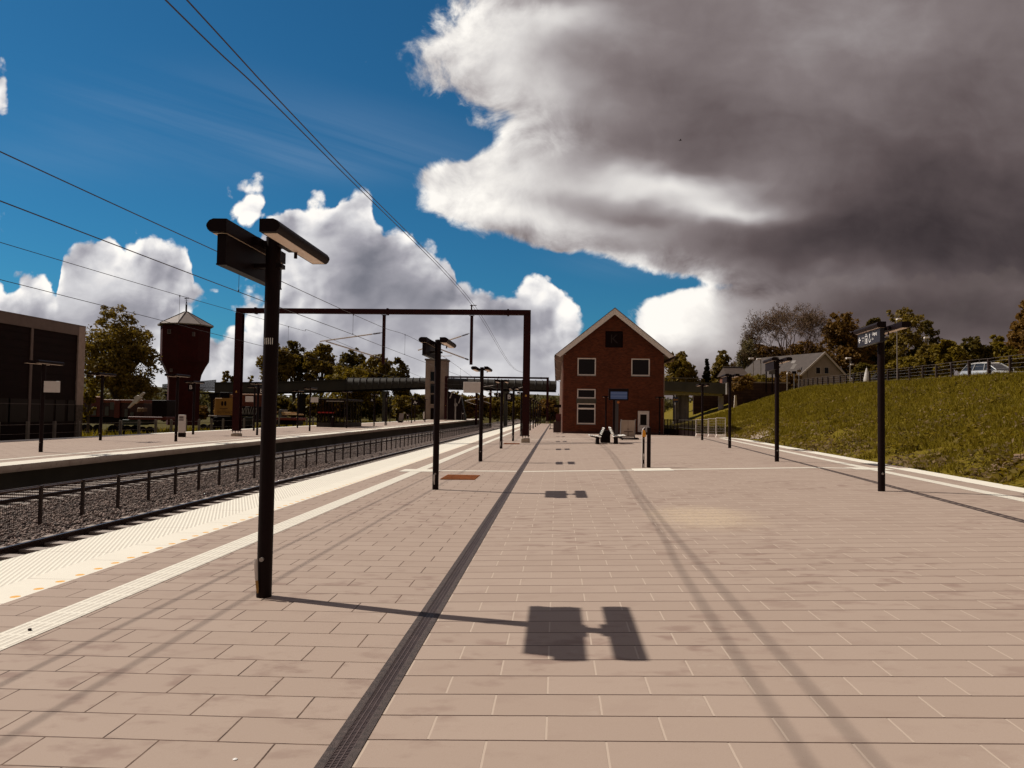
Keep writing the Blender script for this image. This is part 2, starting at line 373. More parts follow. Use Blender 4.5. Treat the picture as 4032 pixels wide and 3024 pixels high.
def leafmat(name, c0, c1, spec=.25):
    mt = bpy.data.materials.new(name); mt.use_nodes = True; N = NT(mt.node_tree); b = N.n['Principled BSDF']
    g = N.node('ShaderNodeNewGeometry'); tcn = N.node('ShaderNodeTexCoord')
    f = N.m('ADD', N.m('MULTIPLY', g.outputs['Random Per Island'], .55), N.m('MULTIPLY', N.noise(tcn.outputs['Object'], .55, 3, .6), .55))
    N.put(b.inputs['Base Color'], N.mix(N.m('SUBTRACT', f, .05, clamp=True), c0, c1))
    b.inputs['Roughness'].default_value = .6; b.inputs['Specular IOR Level'].default_value = spec * .5
    tr = N.node('ShaderNodeBsdfTranslucent'); N.put(tr.inputs[0], N.mix(N.m('SUBTRACT', f, .05, clamp=True), c0, c1))
    mx = N.node('ShaderNodeMixShader'); mx.inputs[0].default_value = .42
    N.l.new(b.outputs[0], mx.inputs[1]); N.l.new(tr.outputs[0], mx.inputs[2])
    N.l.new(mx.outputs[0], N.n['Material Output'].inputs[0]); return mt
leaf_olive = leafmat('leaf_olive', (.085, .057, .007), (.29, .190, .022), .5)
leaf_dark = leafmat('leaf_dark', (.045, .031, .005), (.165, .115, .014))
leaf_brown = leafmat('leaf_brown', (.090, .046, .008), (.25, .130, .026))
leaf_gold = leafmat('leaf_gold', (.105, .073, .006), (.28, .190, .016))
leaf_conifer = leafmat('leaf_conifer', (.010, .008, .004), (.030, .023, .009))
leaf_pale = leafmat('leaf_pale', (.11, .085, .030), (.21, .165, .07))
leaf_dry = leafmat('leaf_dry', (.13, .085, .035), (.36, .25, .13))
grass_m = leafmat('grass_blade', (.105, .078, .005), (.30, .220, .018), .15)

def paving_mat(name, right):
    mt = bpy.data.materials.new(name); mt.use_nodes = True; N = NT(mt.node_tree); b = N.n['Principled BSDF']
    ob = N.node('ShaderNodeTexCoord').outputs['Object']
    br = N.node('ShaderNodeTexBrick'); br.offset = .5; br.offset_frequency = 2; br.squash = 1.0
    N.put(br.inputs['Vector'], N.vm('ADD', ob, N.vm('SCALE', N.vm('SUBTRACT', N.noise(ob, 9, 2, out='Color'), (.5, .5, .5)), scale=.004)))
    br.inputs['Scale'].default_value = 1.0; br.inputs['Mortar Size'].default_value = .0064 if right else .0055; br.inputs['Mortar Smooth'].default_value = .1
    br.inputs['Brick Width'].default_value = .622; br.inputs['Row Height'].default_value = .3225; br.inputs['Bias'].default_value = 0
    br.inputs['Color1'].default_value = (0, 0, 0, 1); br.inputs['Color2'].default_value = (1, 1, 1, 1); br.inputs['Mortar'].default_value = (.5, .5, .5, 1)
    per = br.outputs['Color']; mort = br.outputs['Fac']
    pr = N.m('MULTIPLY', N.sep(per)[0], 1.0)
    # damp patches: kept inside slabs by shifting the noise with the slab's own number
    nv = N.vm('ADD', ob, N.comb(N.m('MULTIPLY', pr, 7.0), N.m('MULTIPLY', pr, 3.0), 0))
    damp = N.noise(N.vm('MULTIPLY', nv, (1.0, 1.6, 1.0)), 2.6, 4, .55)
    big = N.noise(ob, .35, 3, .5)
    dampf = N.m('MULTIPLY', N.mr(damp, .50, .68), N.mr(big, .42, .60, .15, 1.0))
    pale = N.m('MULTIPLY', N.mr(N.noise(N.vm('ADD', nv, (9, 4, 0)), 3.4, 6, .68), .58, .76), N.mr(N.noise(ob, .5, 2), .45, .62, .1, 1))
    base = N.mix(N.m('MULTIPLY', pr, .55), (.420, .318, .258), (.365, .270, .216))
    base = N.mix(N.m('MULTIPLY', dampf, .85), base, (.270, .182, .148))
    base = N.mix(N.m('MULTIPLY', pale, .40), base, (.55, .465, .385))
    base = N.mix(N.mr(N.noise(ob, 160, 2, .7), .3, .7, .0, .22), base, (.30, .21, .15))
    base = N.mix(N.mr(N.noise(ob, 60, 3, .8), .66, .74, 0, .5), base, (.20, .13, .09))
    if right:                                         # swept sand left lying on the slabs
        x, y = N.sep(ob)[:2]
        c = G(2770, 2035); q = N.vm('MULTIPLY', N.vm('SUBTRACT', N.vm('ADD', ob, N.vm('SCALE', N.vm('SUBTRACT', N.noise(ob, 1.6, 4, .6, out='Color'), (.5, .5, .5)), scale=1.0)), (c.x - GX, c.y - GY, 0)), (1 / 1.15, 1 / 1.9, 0))
        sand = N.m('MULTIPLY', N.mr(N.vm('LENGTH', q), 1.0, .25), N.mr(N.noise(ob, 22, 4, .8), .34, .62, .15, 1))
        base = N.mix(N.m('MULTIPLY', sand, .75), base, (.60, .46, .315))
    dust = N.mr(N.noise(ob, 5, 3, .6), .35, .65)
    jcol = N.mix(dust, (.075, .045, .032), (.42, .33, .25) if right else (.16, .10, .07))
    if right:                                         # cross joints: pale sand with sunlit bevels put into the colour, bed joints stay open
        fy = N.m('FRACT', N.m('DIVIDE', N.sep(ob)[1], .3225)); isrow = N.m('LESS_THAN', N.m('ABSOLUTE', N.m('SUBTRACT', N.m('ABSOLUTE', N.m('SUBTRACT', fy, .5)), .5)), .03)
        jcol = N.mix(isrow, (.50, .39, .31), (.085, .050, .036))
    N.put(b.inputs['Base Color'], N.mix(mort, base, jcol))
    b.inputs['Roughness'].default_value = .82; b.inputs['Specular IOR Level'].default_value = .25
    hgt = N.m('ADD', N.m('MULTIPLY', mort, -1.0), N.m('ADD', N.m('MULTIPLY', N.noise(ob, 220, 2, .7), .12), N.m('MULTIPLY', pr, .35)))
    bn = N.node('ShaderNodeBump'); bn.inputs['Strength'].default_value = .55; bn.inputs['Distance'].default_value = .006
    N.l.new(hgt, bn.inputs['Height']); N.l.new(bn.outputs[0], b.inputs['Normal'])
    return mt
LX, LY = -1.752, 6.802 - .3225 * 40                   # slab grid of the left field
GX, GY = .590, 4.946 - .3225 * 40                     # slab grid of the right field
pave_l = paving_mat('slab_left', False); pave_r = paving_mat('slab_right', True)

def tactile_mat(name, kind):
    mt = bpy.data.materials.new(name); mt.use_nodes = True; N = NT(mt.node_tree); b = N.n['Principled BSDF']
    ob = N.node('ShaderNodeTexCoord').outputs['Object']; x, y = N.sep(ob)[:2]
    base = N.mix(N.noise(ob, 1.8, 5, .65), (.86, .80, .68), (.78, .71, .60))
    base = N.mix(N.mr(N.noise(ob, 30, 3, .7), .55, .75, 0, .25), base, (.55, .47, .38))
    fr = lambda v, p: N.m('FRACT', N.m('DIVIDE', v, p))
    line = lambda v, p, w: N.m('LESS_THAN', N.m('ABSOLUTE', N.m('SUBTRACT', fr(v, p), .5)), w / p / 2)
    hgt = None; dark = None
    if kind == 'ridge':                               # slanting anti-slip ribs
        s = N.m('ADD', N.m('MULTIPLY', x, .8), N.m('MULTIPLY', y, .35)); w = N.m('ABSOLUTE', N.m('SUBTRACT', fr(s, .0465), .5))
        hgt = N.mr(w, .12, .38); dark = N.m('MULTIPLY', N.mr(w, .38, .47), .42)
        dark = N.m('MAXIMUM', dark, line(y, 2.0, .008))
    elif kind == 'dots':
        dark = N.m('MULTIPLY', line(y, 1.0, .010), .8)
        cy = N.m('MULTIPLY', N.m('SUBTRACT', fr(N.m('ADD', y, .08), .318), .5), .318); cx = N.m('SUBTRACT', x, .075)
        d = N.m('SQRT', N.m('ADD', N.m('POWER', cy, 2), N.m('POWER', cx, 2)))
        base = N.mix(N.mr(d, .048, .042), base, (.80, .42, .095))
    elif kind == 'guide':                             # five raised bars, slab joints every 0.3 m
        w = N.m('ABSOLUTE', N.m('SUBTRACT', fr(N.m('ADD', x, .004), .0625), .5)); bar = N.m('MULTIPLY', N.mr(w, .17, .25), N.m('SUBTRACT', 1, line(y, .322, .030)))
        hgt = N.m('MULTIPLY', bar, -1.0); hgt = N.m('ADD', hgt, 1.0); dark = N.m('MULTIPLY', bar, .26); dark = N.m('MAXIMUM', dark, N.m('MULTIPLY', line(N.m('ADD', y, .1), .322, .006), .5))
    else:                                             # studs of an attention field
        a = N.m('SUBTRACT', fr(x, .075), .5); c = N.m('SUBTRACT', fr(y, .075), .5)
        hgt = N.mr(N.m('SQRT', N.m('ADD', N.m('POWER', a, 2), N.m('POWER', c, 2))), .34, .22); dark = N.m('MULTIPLY', N.m('SUBTRACT', 1, hgt), .10)
    if dark is not None: base = N.mix(dark, base, (.26, .20, .16))
    N.put(b.inputs['Base Color'], base); b.inputs['Roughness'].default_value = .75; b.inputs['Specular IOR Level'].default_value = .25
    if hgt is not None:
        bn = N.node('ShaderNodeBump'); bn.inputs['Strength'].default_value = .8; bn.inputs['Distance'].default_value = .005
        N.l.new(hgt, bn.inputs['Height']); N.l.new(bn.outputs[0], b.inputs['Normal'])
    return mt
tac_ridge, tac_dots, tac_guide, tac_stud = [tactile_mat('tactile_' + k, k) for k in ('ridge', 'dots', 'guide', 'stud')]

def brick_mat(name, c1, c2, mort, bw=.23, rh=.075, ms=.006):
    mt = bpy.data.materials.new(name); mt.use_nodes = True; N = NT(mt.node_tree); b = N.n['Principled BSDF']
    ob = N.node('ShaderNodeTexCoord').outputs['Object']; x, y, z = N.sep(ob)[:3]
    br = N.node('ShaderNodeTexBrick'); N.put(br.inputs['Vector'], N.comb(N.m('ADD', x, y), z, 0))
    br.inputs['Scale'].default_value = 1; br.inputs['Brick Width'].default_value = bw; br.inputs['Row Height'].default_value = rh; br.inputs['Mortar Size'].default_value = ms
    br.inputs['Color1'].default_value = (*c1, 1); br.inputs['Color2'].default_value = (*c2, 1); br.inputs['Mortar'].default_value = (*mort, 1); br.inputs['Bias'].default_value = -.1
    v = N.mr(N.noise(ob, .8, 5, .65), .3, .7, .78, 1.18, False)
    N.put(b.inputs['Base Color'], N.vm('SCALE', br.outputs[0], scale=v)); b.inputs['Roughness'].default_value = .9; b.inputs['Specular IOR Level'].default_value = .2
    bn = N.node('ShaderNodeBump'); bn.inputs['Strength'].default_value = .5; bn.inputs['Distance'].default_value = .01
    N.l.new(N.m('MULTIPLY', br.outputs[1], -1), bn.inputs['Height']); N.l.new(bn.outputs[0], b.inputs['Normal'])
    return mt
brick_red = brick_mat('red_brick', (.125, .026, .010), (.055, .011, .005), (.17, .075, .040))
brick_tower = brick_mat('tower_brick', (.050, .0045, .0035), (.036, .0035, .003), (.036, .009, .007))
stone_wall = brick_mat('stone_block', (.060, .030, .022), (.035, .016, .012), (.025, .012, .010), 1.1, .42, .03)

def ground_mat(name, a, b2, c, sc=1.2, bump=.8):
    mt = bpy.data.materials.new(name); mt.use_nodes = True; N = NT(mt.node_tree); b = N.n['Principled BSDF']
    ob = N.node('ShaderNodeTexCoord').outputs['Object']
    k = N.mix(N.mr(N.noise(ob, sc, 6, .65), .38, .62), a, b2); k = N.mix(N.mr(N.noise(ob, sc * 4, 5, .7), .52, .68), k, c)
    N.put(b.inputs['Base Color'], k); b.inputs['Roughness'].default_value = .95; b.inputs['Specular IOR Level'].default_value = .1
    bn = N.node('ShaderNodeBump'); bn.inputs['Strength'].default_value = bump; bn.inputs['Distance'].default_value = .08
    N.l.new(N.noise(ob, sc * 9, 6, .7), bn.inputs['Height']); N.l.new(bn.outputs[0], b.inputs['Normal']); return mt
bank_m = ground_mat('bank_soil_and_grass', (.135, .100, .007), (.160, .115, .010), (.140, .075, .032), .5)
field_m = ground_mat('rough_grass', (.060, .046, .007), (.09, .068, .010), (.045, .028, .010), .15)
ballast_m = ground_mat('ballast', (.15, .110, .095), (.26, .205, .18), (.045, .024, .018), 9.0, 1.0)
gravel_m = ground_mat('gravel', (.40, .31, .24), (.48, .38, .30), (.26, .19, .14), 2.0)
asphalt_m = ground_mat('asphalt', (.055, .045, .042), (.07, .06, .055), (.045, .036, .033), 1.0, .3)
hill_m = ground_mat('hill_grass', (.040, .034, .008), (.055, .045, .010), (.028, .022, .007), .02, .2)

# ================================================================= the setting
def strip(name, x0f, x1f, y0, y1, m, dz=0.0, xs=6, ystep=2.0, zfun=zg, org=(0, 0), edge=0.0):
    n = max(1, int(math.ceil((y1 - y0) / ystep))); V = []; Fq = []
    for j in range(n + 1):
        y = y0 + (y1 - y0) * j / n; a = x0f(y) if callable(x0f) else x0f; b = x1f(y) if callable(x1f) else x1f
        for i in range(xs + 1):
            x = a + (b - a) * i / xs; V.append((x - org[0], y - org[1], zfun(x, y) + dz))
    for j in range(n):
        for i in range(xs): k = j * (xs + 1) + i; Fq.append((k, k + 1, k + xs + 2, k + xs + 1))
    o = np_obj(name, V, Fq, m); o.location = (org[0], org[1], 0); return struct(o)
EDGE = -6.40; YF = 134.0
bayX = lambda y: 10.12 + .066 * (y - 17)               # outer edge of the bay platform on the right
strip('platform_paving', -4.95, -1.153, 1.0, YF, pave_l, org=(LX, LY))
strip('platform_paving', -.974, lambda y: bayX(y) if y < 58 else 13.4, 1.0, YF, pave_r, org=(GX, GY), xs=12)
strip('tactile_edge', EDGE, -5.444, 1.0, YF, tac_ridge, org=(EDGE, 0))
strip('tactile_edge', -5.444, -4.95, 1.0, YF, tac_dots, org=(-5.10, 0.03), xs=2)
strip('guide_strip', -4.302, -3.978, 1.0, YF, tac_guide, dz=.004, org=(-4.302, 0), xs=2)
strip('guide_strip', lambda y: 8.54 + .066 * (y - 16.5), lambda y: 8.86 + .066 * (y - 16.5), 2.0, 50.8, tac_guide, dz=.004, xs=2)
strip('tactile_edge', lambda y: bayX(y) - .62, lambda y: bayX(y) - .02, 2.0, 58.0, tac_dots, dz=.004, xs=2)
for y0, y1 in ((22.9, 24.4), (33.0, 34.6), (43.2, 44.8)):
    strip('platform_paving', lambda y: bayX(y) - .40, lambda y: bayX(y) - .06, y0, y1, pave_r, dz=.008, org=(GX, GY), xs=2)
def cross(y, x0, x1, w=.26):
    n = 24; V = []
    for i in range(n + 1):
        x = x0 + (x1 - x0) * i / n
        for yy in (y - w / 2, y + w / 2): V.append((x, yy, zg(x, yy) + .004))
    return struct(np_obj('guide_strip', V, [(2 * i, 2 * i + 2, 2 * i + 3, 2 * i + 1) for i in range(n)], tac_stud))
cross(22.5, -3.978, -1.16); cross(22.4, -.97, 8.6); cross(51.0, -3.978, -1.16, .3); cross(51.0, -.97, 10.6, .3)
def pad(cx, cy, w, d, name='attention_field'):
    return strip(name, cx - w / 2, cx + w / 2, cy - d / 2, cy + d / 2, tac_stud, dz=.008, xs=2, ystep=.5)
pad(-4.14, 22.5, 1.0, .95); pad(2.85, 22.45, 1.15, .95); pad(9.05, 22.3, 1.1, .9)
# platform body below the paving, in front of the track
e = MB(); e.box(EDGE - .03, EDGE - .002, -2, YF, -.30, -.072); e.box(EDGE + .10, EDGE + .30, -2, YF, -1.2, -.302)
e.box(EDGE + .3, 9.0, YF + .002, YF + .2, -1.2, -.09)
struct(e.build('platform_edge_wall', conc_dark))
e = MB(); e.prism([(-1.149, -.02), (-.978, -.02), (-.978, -.13), (-1.149, -.13)], 'y', 1.0, YF); struct(e.build('drain_bed', sign_black))

# ground to the horizon, ballast, far hills
g = MB(); S = 3000
g.quad((-S, -300, -.95), (S, -300, -.95), (S, S, -.95), (-S, S, -.95)); struct(g.build('ground', field_m))
strip('track_ballast', -16.2, EDGE + .12, -4, 320, ballast_m, zfun=lambda x, y: -.70 + .03 * math.sin(x * 9 + y * 3), xs=40, ystep=.9)
strip('grass_verge', -60, -15.9, -4, 320, field_m, zfun=lambda x, y: -.74 + .05 * math.sin(x * 3) * math.sin(y * 1.7), xs=20, ystep=5)
# far platform
farL = lambda y: -15.8 - .008 * max(0, y - 60); farR = lambda y: -27.0 + .028 * (y - 20)
YE = 165.0
strip('far_platform_paving', lambda y: farR(y) + .75, lambda y: farL(y) - .95, -4, YE, pave_l, zfun=lambda x, y: zf(x, y), org=(LX, LY), ystep=4)
strip('far_tactile_edge', lambda y: farL(y) - .95, farL, -4, YE, tac_stud, zfun=lambda x, y: zf(x, y), xs=2, ystep=4)
strip('far_tactile_edge', farR, lambda y: farR(y) + .75, -4, YE, tac_stud, zfun=lambda x, y: zf(x, y), xs=2, ystep=4)
strip('far_guide_strip', lambda y: farL(y) - 1.9, lambda y: farL(y) - 1.62, -4, YE, tac_guide, zfun=lambda x, y: zf(x, y), dz=.004, xs=2, ystep=4)
V = []; Fq = []
prof = [(0, -.002), (.03, -.21), (-.20, -.22), (-.20, -1.0)]
ny = 45
for j in range(ny + 1):
    y = -4 + (YE + 4) * j / ny
    for dx, z in prof: V.append((farL(y) + dx, y, zf(0, y) + z))
for j in range(ny):
    for i in range(3): k = j * 4 + i; Fq.append((k, k + 1, k + 5, k + 4))
coping = ground_mat('coping_concrete', (.50, .41, .34), (.56, .47, .40), (.42, .33, .27), 1.5, .2)
fw = np_obj('far_platform_wall', V, Fq, coping); fw.data.materials.append(conc_dark)
fw.data.polygons.foreach_set('material_index', [0, 1, 1] * ny); struct(fw)
e = MB(); y = YE; e.prism([(farR(y), zf(0, y) - .004), (farL(y) - .03, zf(0, y) - .004), (farL(y) - .03, -1), (farR(y), -1)], 'y', YE - .2, YE + .0); e.prism([(YE, .35), (YE + 9, -.7), (YE, -.7)], 'x', -21.5, -16.9)
struct(e.build('platform_end_ramp', conc_grey))

# embankment on the right, with the raised ground behind it
toe = [(-30, 9.6), (5, 9.7), (17, 10.25), (33, 11.4), (45, 12.3), (58, 13.2), (75, 13.6), (100, 14.5), (130, 16), (170, 20), (260, 30)]
def lerp(tb, y):
    for (a, b), (c, d) in zip(tb, tb[1:]):
        if a <= y <= c: return b + (d - b) * (y - a) / (c - a)
    return tb[0][1] if y < tb[0][0] else tb[-1][1]
crestX = lambda y: 26 + .127 * (y - 42) if y < 115 else 35.3 + .127 * 0 + .05 * (y - 115)
crestZ = lambda y: max(3.0, min(6.3, 4.30 + .026 * (y - 42)))
from mathutils import noise as mn
def bankz(x, y):
    t0 = lerp(toe, y); c = crestX(y); cz = crestZ(y); z0 = zg(8, y) - .03 if y < 58 else -.12
    if x <= t0: return z0
    if x < c:
        t = (x - t0) / (c - t0); s = t * .78 + .22 * (3 * t * t - 2 * t * t * t)
        z = z0 + (cz - z0) * s; k = min(1, t * 6) * min(1, (1 - t) * 6 + .15)
    else: z = cz + min(1.6, .012 * (x - c)); k = .25
    return z + k * (.16 * mn.noise(Vector((x * .35, y * .35, 0))) + .10 * mn.noise(Vector((x * 1.3, y * 1.3, 3))) + .05 * mn.noise(Vector((x * 3.1, y * 3.1, 7))))
V = []; Fq = []; ys = []; y = -30.0
while y < 260: ys.append(y); y += .45 if 10 < y < 70 else (1.2 if y < 130 else 6)
NXb = 64
for y in ys:
    t0 = lerp(toe, y); c = crestX(y)
    for i in range(NXb + 1):
        if i <= 48: x = t0 + (c - t0) * i / 48
        else: x = c + ((i - 48) / 16) ** 2 * 260
        V.append((x, y, bankz(x, y)))
for j in range(len(ys) - 1):
    for i in range(NXb): k = j * (NXb + 1) + i; Fq.append((k, k + 1, k + NXb + 2, k + NXb + 1))
struct(np_obj('embankment', V, Fq, bank_m, smooth=True))
# low ground right of the station building, beyond the bay platform's end
strip('access_path', 9.3, lambda y: lerp(toe, y) + .6, 58.0, 134, asphalt_m, zfun=lambda x, y: -.10, xs=2, ystep=10)
# far hills
V = []; Fq = []; nx, nyh = 80, 12
for j in range(nyh + 1):
    for i in range(nx + 1):
        x = -1500 + 3000 * i / nx; y = 330 + 1100 * (j / nyh) ** 1.5; a = min(1, max(0, (y - 330) / 300))
        V.append((x, y, -.9 + a * (16 + 14 * mn.noise(Vector((x * .003, y * .003, 1))) + 6 * mn.noise(Vector((x * .012, y * .012, 5))))))
for j in range(nyh):
    for i in range(nx): k = j * (nx + 1) + i; Fq.append((k, k + 1, k + nx + 2, k + nx + 1))
struct(np_obj('hills', V, Fq, hill_m, smooth=True))

# ================================================================= platform lamps
def lamp_proto(loc, rz, label):
    t = thing('lamp_post', label, 'lamp post', loc, rz, 'platform lamp posts')
    b = MB(); b.cyl((0, 0, -.02), (0, 0, 3.395), .070, n=20); b.cyl((0, 0, 3.395), (0, 0, 3.41), .072, .060, n=20); b.build('post', black, t, True)
    b = MB(); b.box(-.17, .17, -.045, .045, 3.30, 3.36); b.box(-.17, -.09, -.16, .16, 3.29, 3.37); b.box(.09, .17, -.16, .16, 3.29, 3.37); b.build('crossarm', black, t)
    for s in (-1, 1):
        prof = [(.145, 3.285), (.145, 3.398), (.265, 3.400), (.300, 3.385), (.322, 3.355), (.325, 3.335), (.312, 3.305), (.290, 3.285)]
        b = MB(); b.prism([(s * x, z) for x, z in prof], 'y', -.71, .71)
        b.box(s * .20 - .02, s * .20 + .02, -.24, -.20, 3.395, 3.415)
        L = b.build('luminaire', black, t, True)
        b = MB(); b.box(min(s * .165, s * .285), max(s * .165, s * .285), -.66, .66, 3.279, 3.284); b.build('diffuser', diffuser, L)
        if s > 0: b = MB(); b.cyl((s * .18, .1, 3.285), (s * .18, .1, 3.22), .016); b.build('sensor', black, L)
    b = MB(); b.cyl((0, -.066, .36), (0, -.092, .36), .02); b.build('hatch_knob', steel, t)
    return t
lampY = [6.96, 16.95, 27.05, 37.15, 47.4, 58.0, 68.1, 78.3, 88.3, 98.4, 108.5, 118.6, 128.7]
lampX = -2.72
def lz(x, y): return zg(x, y)
proto = lamp_proto((lampX, lampY[0], lz(lampX, lampY[0])), 0, 'black twin-headed lamp post standing nearest, with a dark sign box and a torn cable end')
lamps = [proto]
NL = ['black lamp post with a dark sign box, behind the rust-coloured floor grating', 'lamp post carrying the large blank board on its left side', 'lamp post carrying the small black sign with the figure 2',
      'lamp post carrying the black sign with the letter B beside the near track', 'lamp post standing right in front of the red gantry column']
for i, y in enumerate(lampY[1:]):
    lb = NL[i] if i < len(NL) else 'thin black lamp post beyond the near gantry, the %s one counted from it' % ORD[i - 5 + 0]
    lamps.append(dup(proto, (lampX, y, lz(lampX, y)), 0, lb))
bayL = [(3471, 1934), (3059, 1817), (2873, 1764), (2765, 1733)]
BN = ['right-hand lamp post nearest the grass bank, with a lettered exit sign', 'right-hand lamp post second along the bank, between the exit-sign lamp and the bare earth patch',
      'right-hand lamp post third along the bank, left of the stone abutment', 'right-hand lamp post in front of the wire site fence']
bay = []
for p, lb in zip(bayL, BN): q = G(*p); bay.append(dup(proto, q, R_(-3.8), lb))
q = AY(2597, 1709, 66.5); bay.append(dup(proto, (q.x, 66.5, -.02), R_(-2), 'lamp post close in front of the right corner of the brick building'))
q = AY(2385, 1695, 66.8); bay.append(dup(proto, (q.x, 66.8, 0.0), 0, 'lamp post in front of the brick wall, behind the benches and the departure screen'))
# lamp posts of the far platform
farl = [((160, 1780), 'far platform lamp post with a white board, in front of the dark shed'), ((395, 1734), 'rear-row lamp post at the right corner of the dark shed'),
        ((692, 1738.5), 'far platform lamp post next to the white information pillar'), ((760, 1711), 'rear-row lamp post with a letter B sign, in front of the water tower'),
        ((1012, 1713.5), 'far platform lamp post with a letter B sign, right of the red gantry foot'), ((999, 1696), 'rear-row lamp post with a blank board, right of the red gantry foot'),
        ((1171, 1685), 'rear-row lamp post between the yellow planks and the glass shelter'), ((1219, 1697.6), 'lamp post with a blank board at the left end of the glass shelter'),
        ((1364, 1686), 'lamp post standing at the glass shelter front corner'), ((1472.5, 1677.7), 'lamp post carrying a letter A sign, right of the glass shelter'),
        ((1535, 1661.5), 'rear-row lamp post behind the timetable frame'), ((1620, 1666), 'lamp post in front of the luggage trolley end on the far platform'), ((1673, 1662.3), 'lamp post in front of the concrete lift tower')]
fl = []
for (u, v), lb in farl: q = GF(u, v); fl.append(dup(proto, q, 0, lb))

# ---- extras on single lamps (parts)
def sign_box(t, text=False):
    b = MB(); b.box(-.245, -.165, -.66, .66, 3.02, 3.275); b.box(-.25, -.16, -.66, .66, 3.005, 3.02)
    b.box(-.165, .10, -.05, .05, 3.10, 3.14)
    s = b.build('sign_box', sign_grey if text else sign_black, t)
    if text:
        def TM(y, z): return Matrix.Translation((-.2465, y, z)) @ Matrix(((0, 0, -1), (-1, 0, 0), (0, 1, 0))).to_4x4()
        b = MB(); b.text('Udgang', .085, TM(-.36, 3.195)); b.text('Exit', .060, TM(-.25, 3.10)); b.text('Elevator', .040, TM(.33, 3.175)); b.text('Lift', .040, TM(.33, 3.115))
        X = -.2468
        def bar(y0, z0, y1, z1, w=.010):
            d = Vector((0, y1 - y0, z1 - z0)).normalized(); n = Vector((0, -d.z, d.y)) * w
            b.quad(Vector((X, y0, z0)) + n, Vector((X, y1, z1)) + n, Vector((X, y1, z1)) - n, Vector((X, y0, z0)) - n)
        bar(.60, 3.145, .48, 3.145, .012); bar(.60, 3.145, .54, 3.205, .012); bar(.60, 3.145, .54, 3.085, .012)
        for a, c in (((.06, 3.05), (.20, 3.05)), ((.20, 3.05), (.20, 3.19)), ((.20, 3.19), (.06, 3.19)), ((.06, 3.19), (.06, 3.05))): bar(*a, *c, .006)
        bar(.13, 3.07, .13, 3.15, .02); bar(.10, 3.21, .12, 3.24, .008); bar(.16, 3.24, .14, 3.21, .008)
        bar(-.07, 3.22, -.07, 3.14, .014)
        for k in range(10):
            a0, a1 = R_(-200 + 26 * k), R_(-200 + 26 * (k + 1)); bar(-.08 + .05 * math.cos(a0), 3.095 + .045 * math.sin(a0), -.08 + .05 * math.cos(a1), 3.095 + .045 * math.sin(a1), .008)
        b.build('sign_lettering', white_tile, s, fix=False)
    return s
sign_box(lamps[0]); sign_box(lamps[1]); sign_box(bay[0], True); sign_box(bay[1]); sign_box(bay[2])
b = MB(); b.tube([(-.055, -.075, .36), (-.05, -.085, .30), (-.045, -.08, .19), (-.04, -.082, .16)], [.016, .017, .015, .012]); b.build('cable_wrap', white_board, lamps[0], True)
b = MB(); b.tube([(-.04, -.083, .165), (-.03, -.086, .09), (-.028, -.084, .05)], [.014, .013, .007]); b.build('cable_end', mat('tan_cable', (.36, .20, .055), .6), lamps[0], True)
for i in (1, 3, 4, 5): b = MB(); b.tube([(-.02, -.075, .34), (-.02, -.082, .22), (-.015, -.078, .12)], [.018, .016, .010]); b.build('cable_wrap', white_board, lamps[i], True)
b = MB()
for k in range(5): b.box(-.036 + .018 * k, -.030 + .018 * k, -.0735 + abs(k - 2) * .004 * abs(k - 2) * .5, -.068, 2.37, 2.43)
b.build('number_marks', white_tile, lamps[0])
def board(t, x0, x1, z0, z1, m=white_board):
    b = MB(); b.bbox(x0, x1, -.115, -.08, z0, z1, .008); b.build('blank_board', m, t)
    b = MB(); b.box(min(x1, 0) - .02, .05, -.085, -.06, z1 - .10, z1 - .06); b.box(min(x1, 0) - .02, .05, -.085, -.06, z0 + .06, z0 + .10); b.build('board_bracket', black, t)
board(lamps[2], -.655, -.035, 2.47, 2.865)
board(fl[0], .10, .72, 2.23, 2.65); board(fl[5], -.68, -.06, 2.20, 2.62); board(fl[7], .06, .66, 2.25, 2.66)
def letter_sign(t, ch, x0, x1, z0, z1, size, arrow=False):
    b = MB(); b.box(x0, x1, -.10, -.06, z0, z1); b.box(min(x0, 0), max(x1, 0), -.06, -.03, (z0 + z1) / 2 - .02, (z0 + z1) / 2 + .02); s = b.build('letter_sign', sign_black, t)
    b = MB(); b.text(ch, size, Matrix.Translation(((x0 + x1) / 2 - (.12 if arrow else 0), -.102, (z0 + z1) / 2)) @ Matrix.Rotation(R_(90), 4, 'X'))
    if arrow:
        x, z = (x0 + x1) / 2 + .15, (z0 + z1) / 2; b.add([(x - .12, -.102, z), (x - .04, -.102, z + .07), (x - .04, -.102, z - .07)], [(0, 1, 2)]); b.add([(x - .05, -.102, z + .025), (x - .05, -.102, z - .025), (x + .1, -.102, z - .02), (x + .1, -.102, z + .02)], [(0, 1, 2, 3)])
    b.build('sign_letter', white_tile, s, fix=False)
letter_sign(lamps[3], '2', -.30, -.07, 2.53, 2.77, .20); letter_sign(lamps[4], 'B', -.50, -.06, 2.53, 3.02, .40)
b = MB(); b.box(.08, .42, -.10, -.07, 2.42, 2.78); b.build('blank_board', white_board, lamps[5])
letter_sign(fl[3], 'B', -.38, -.02, 2.75, 3.25, .36); letter_sign(fl[4], 'B', .05, .45, 2.65, 3.05, .36); letter_sign(fl[9], 'A', -.45, -.05, 2.55, 2.95, .36)

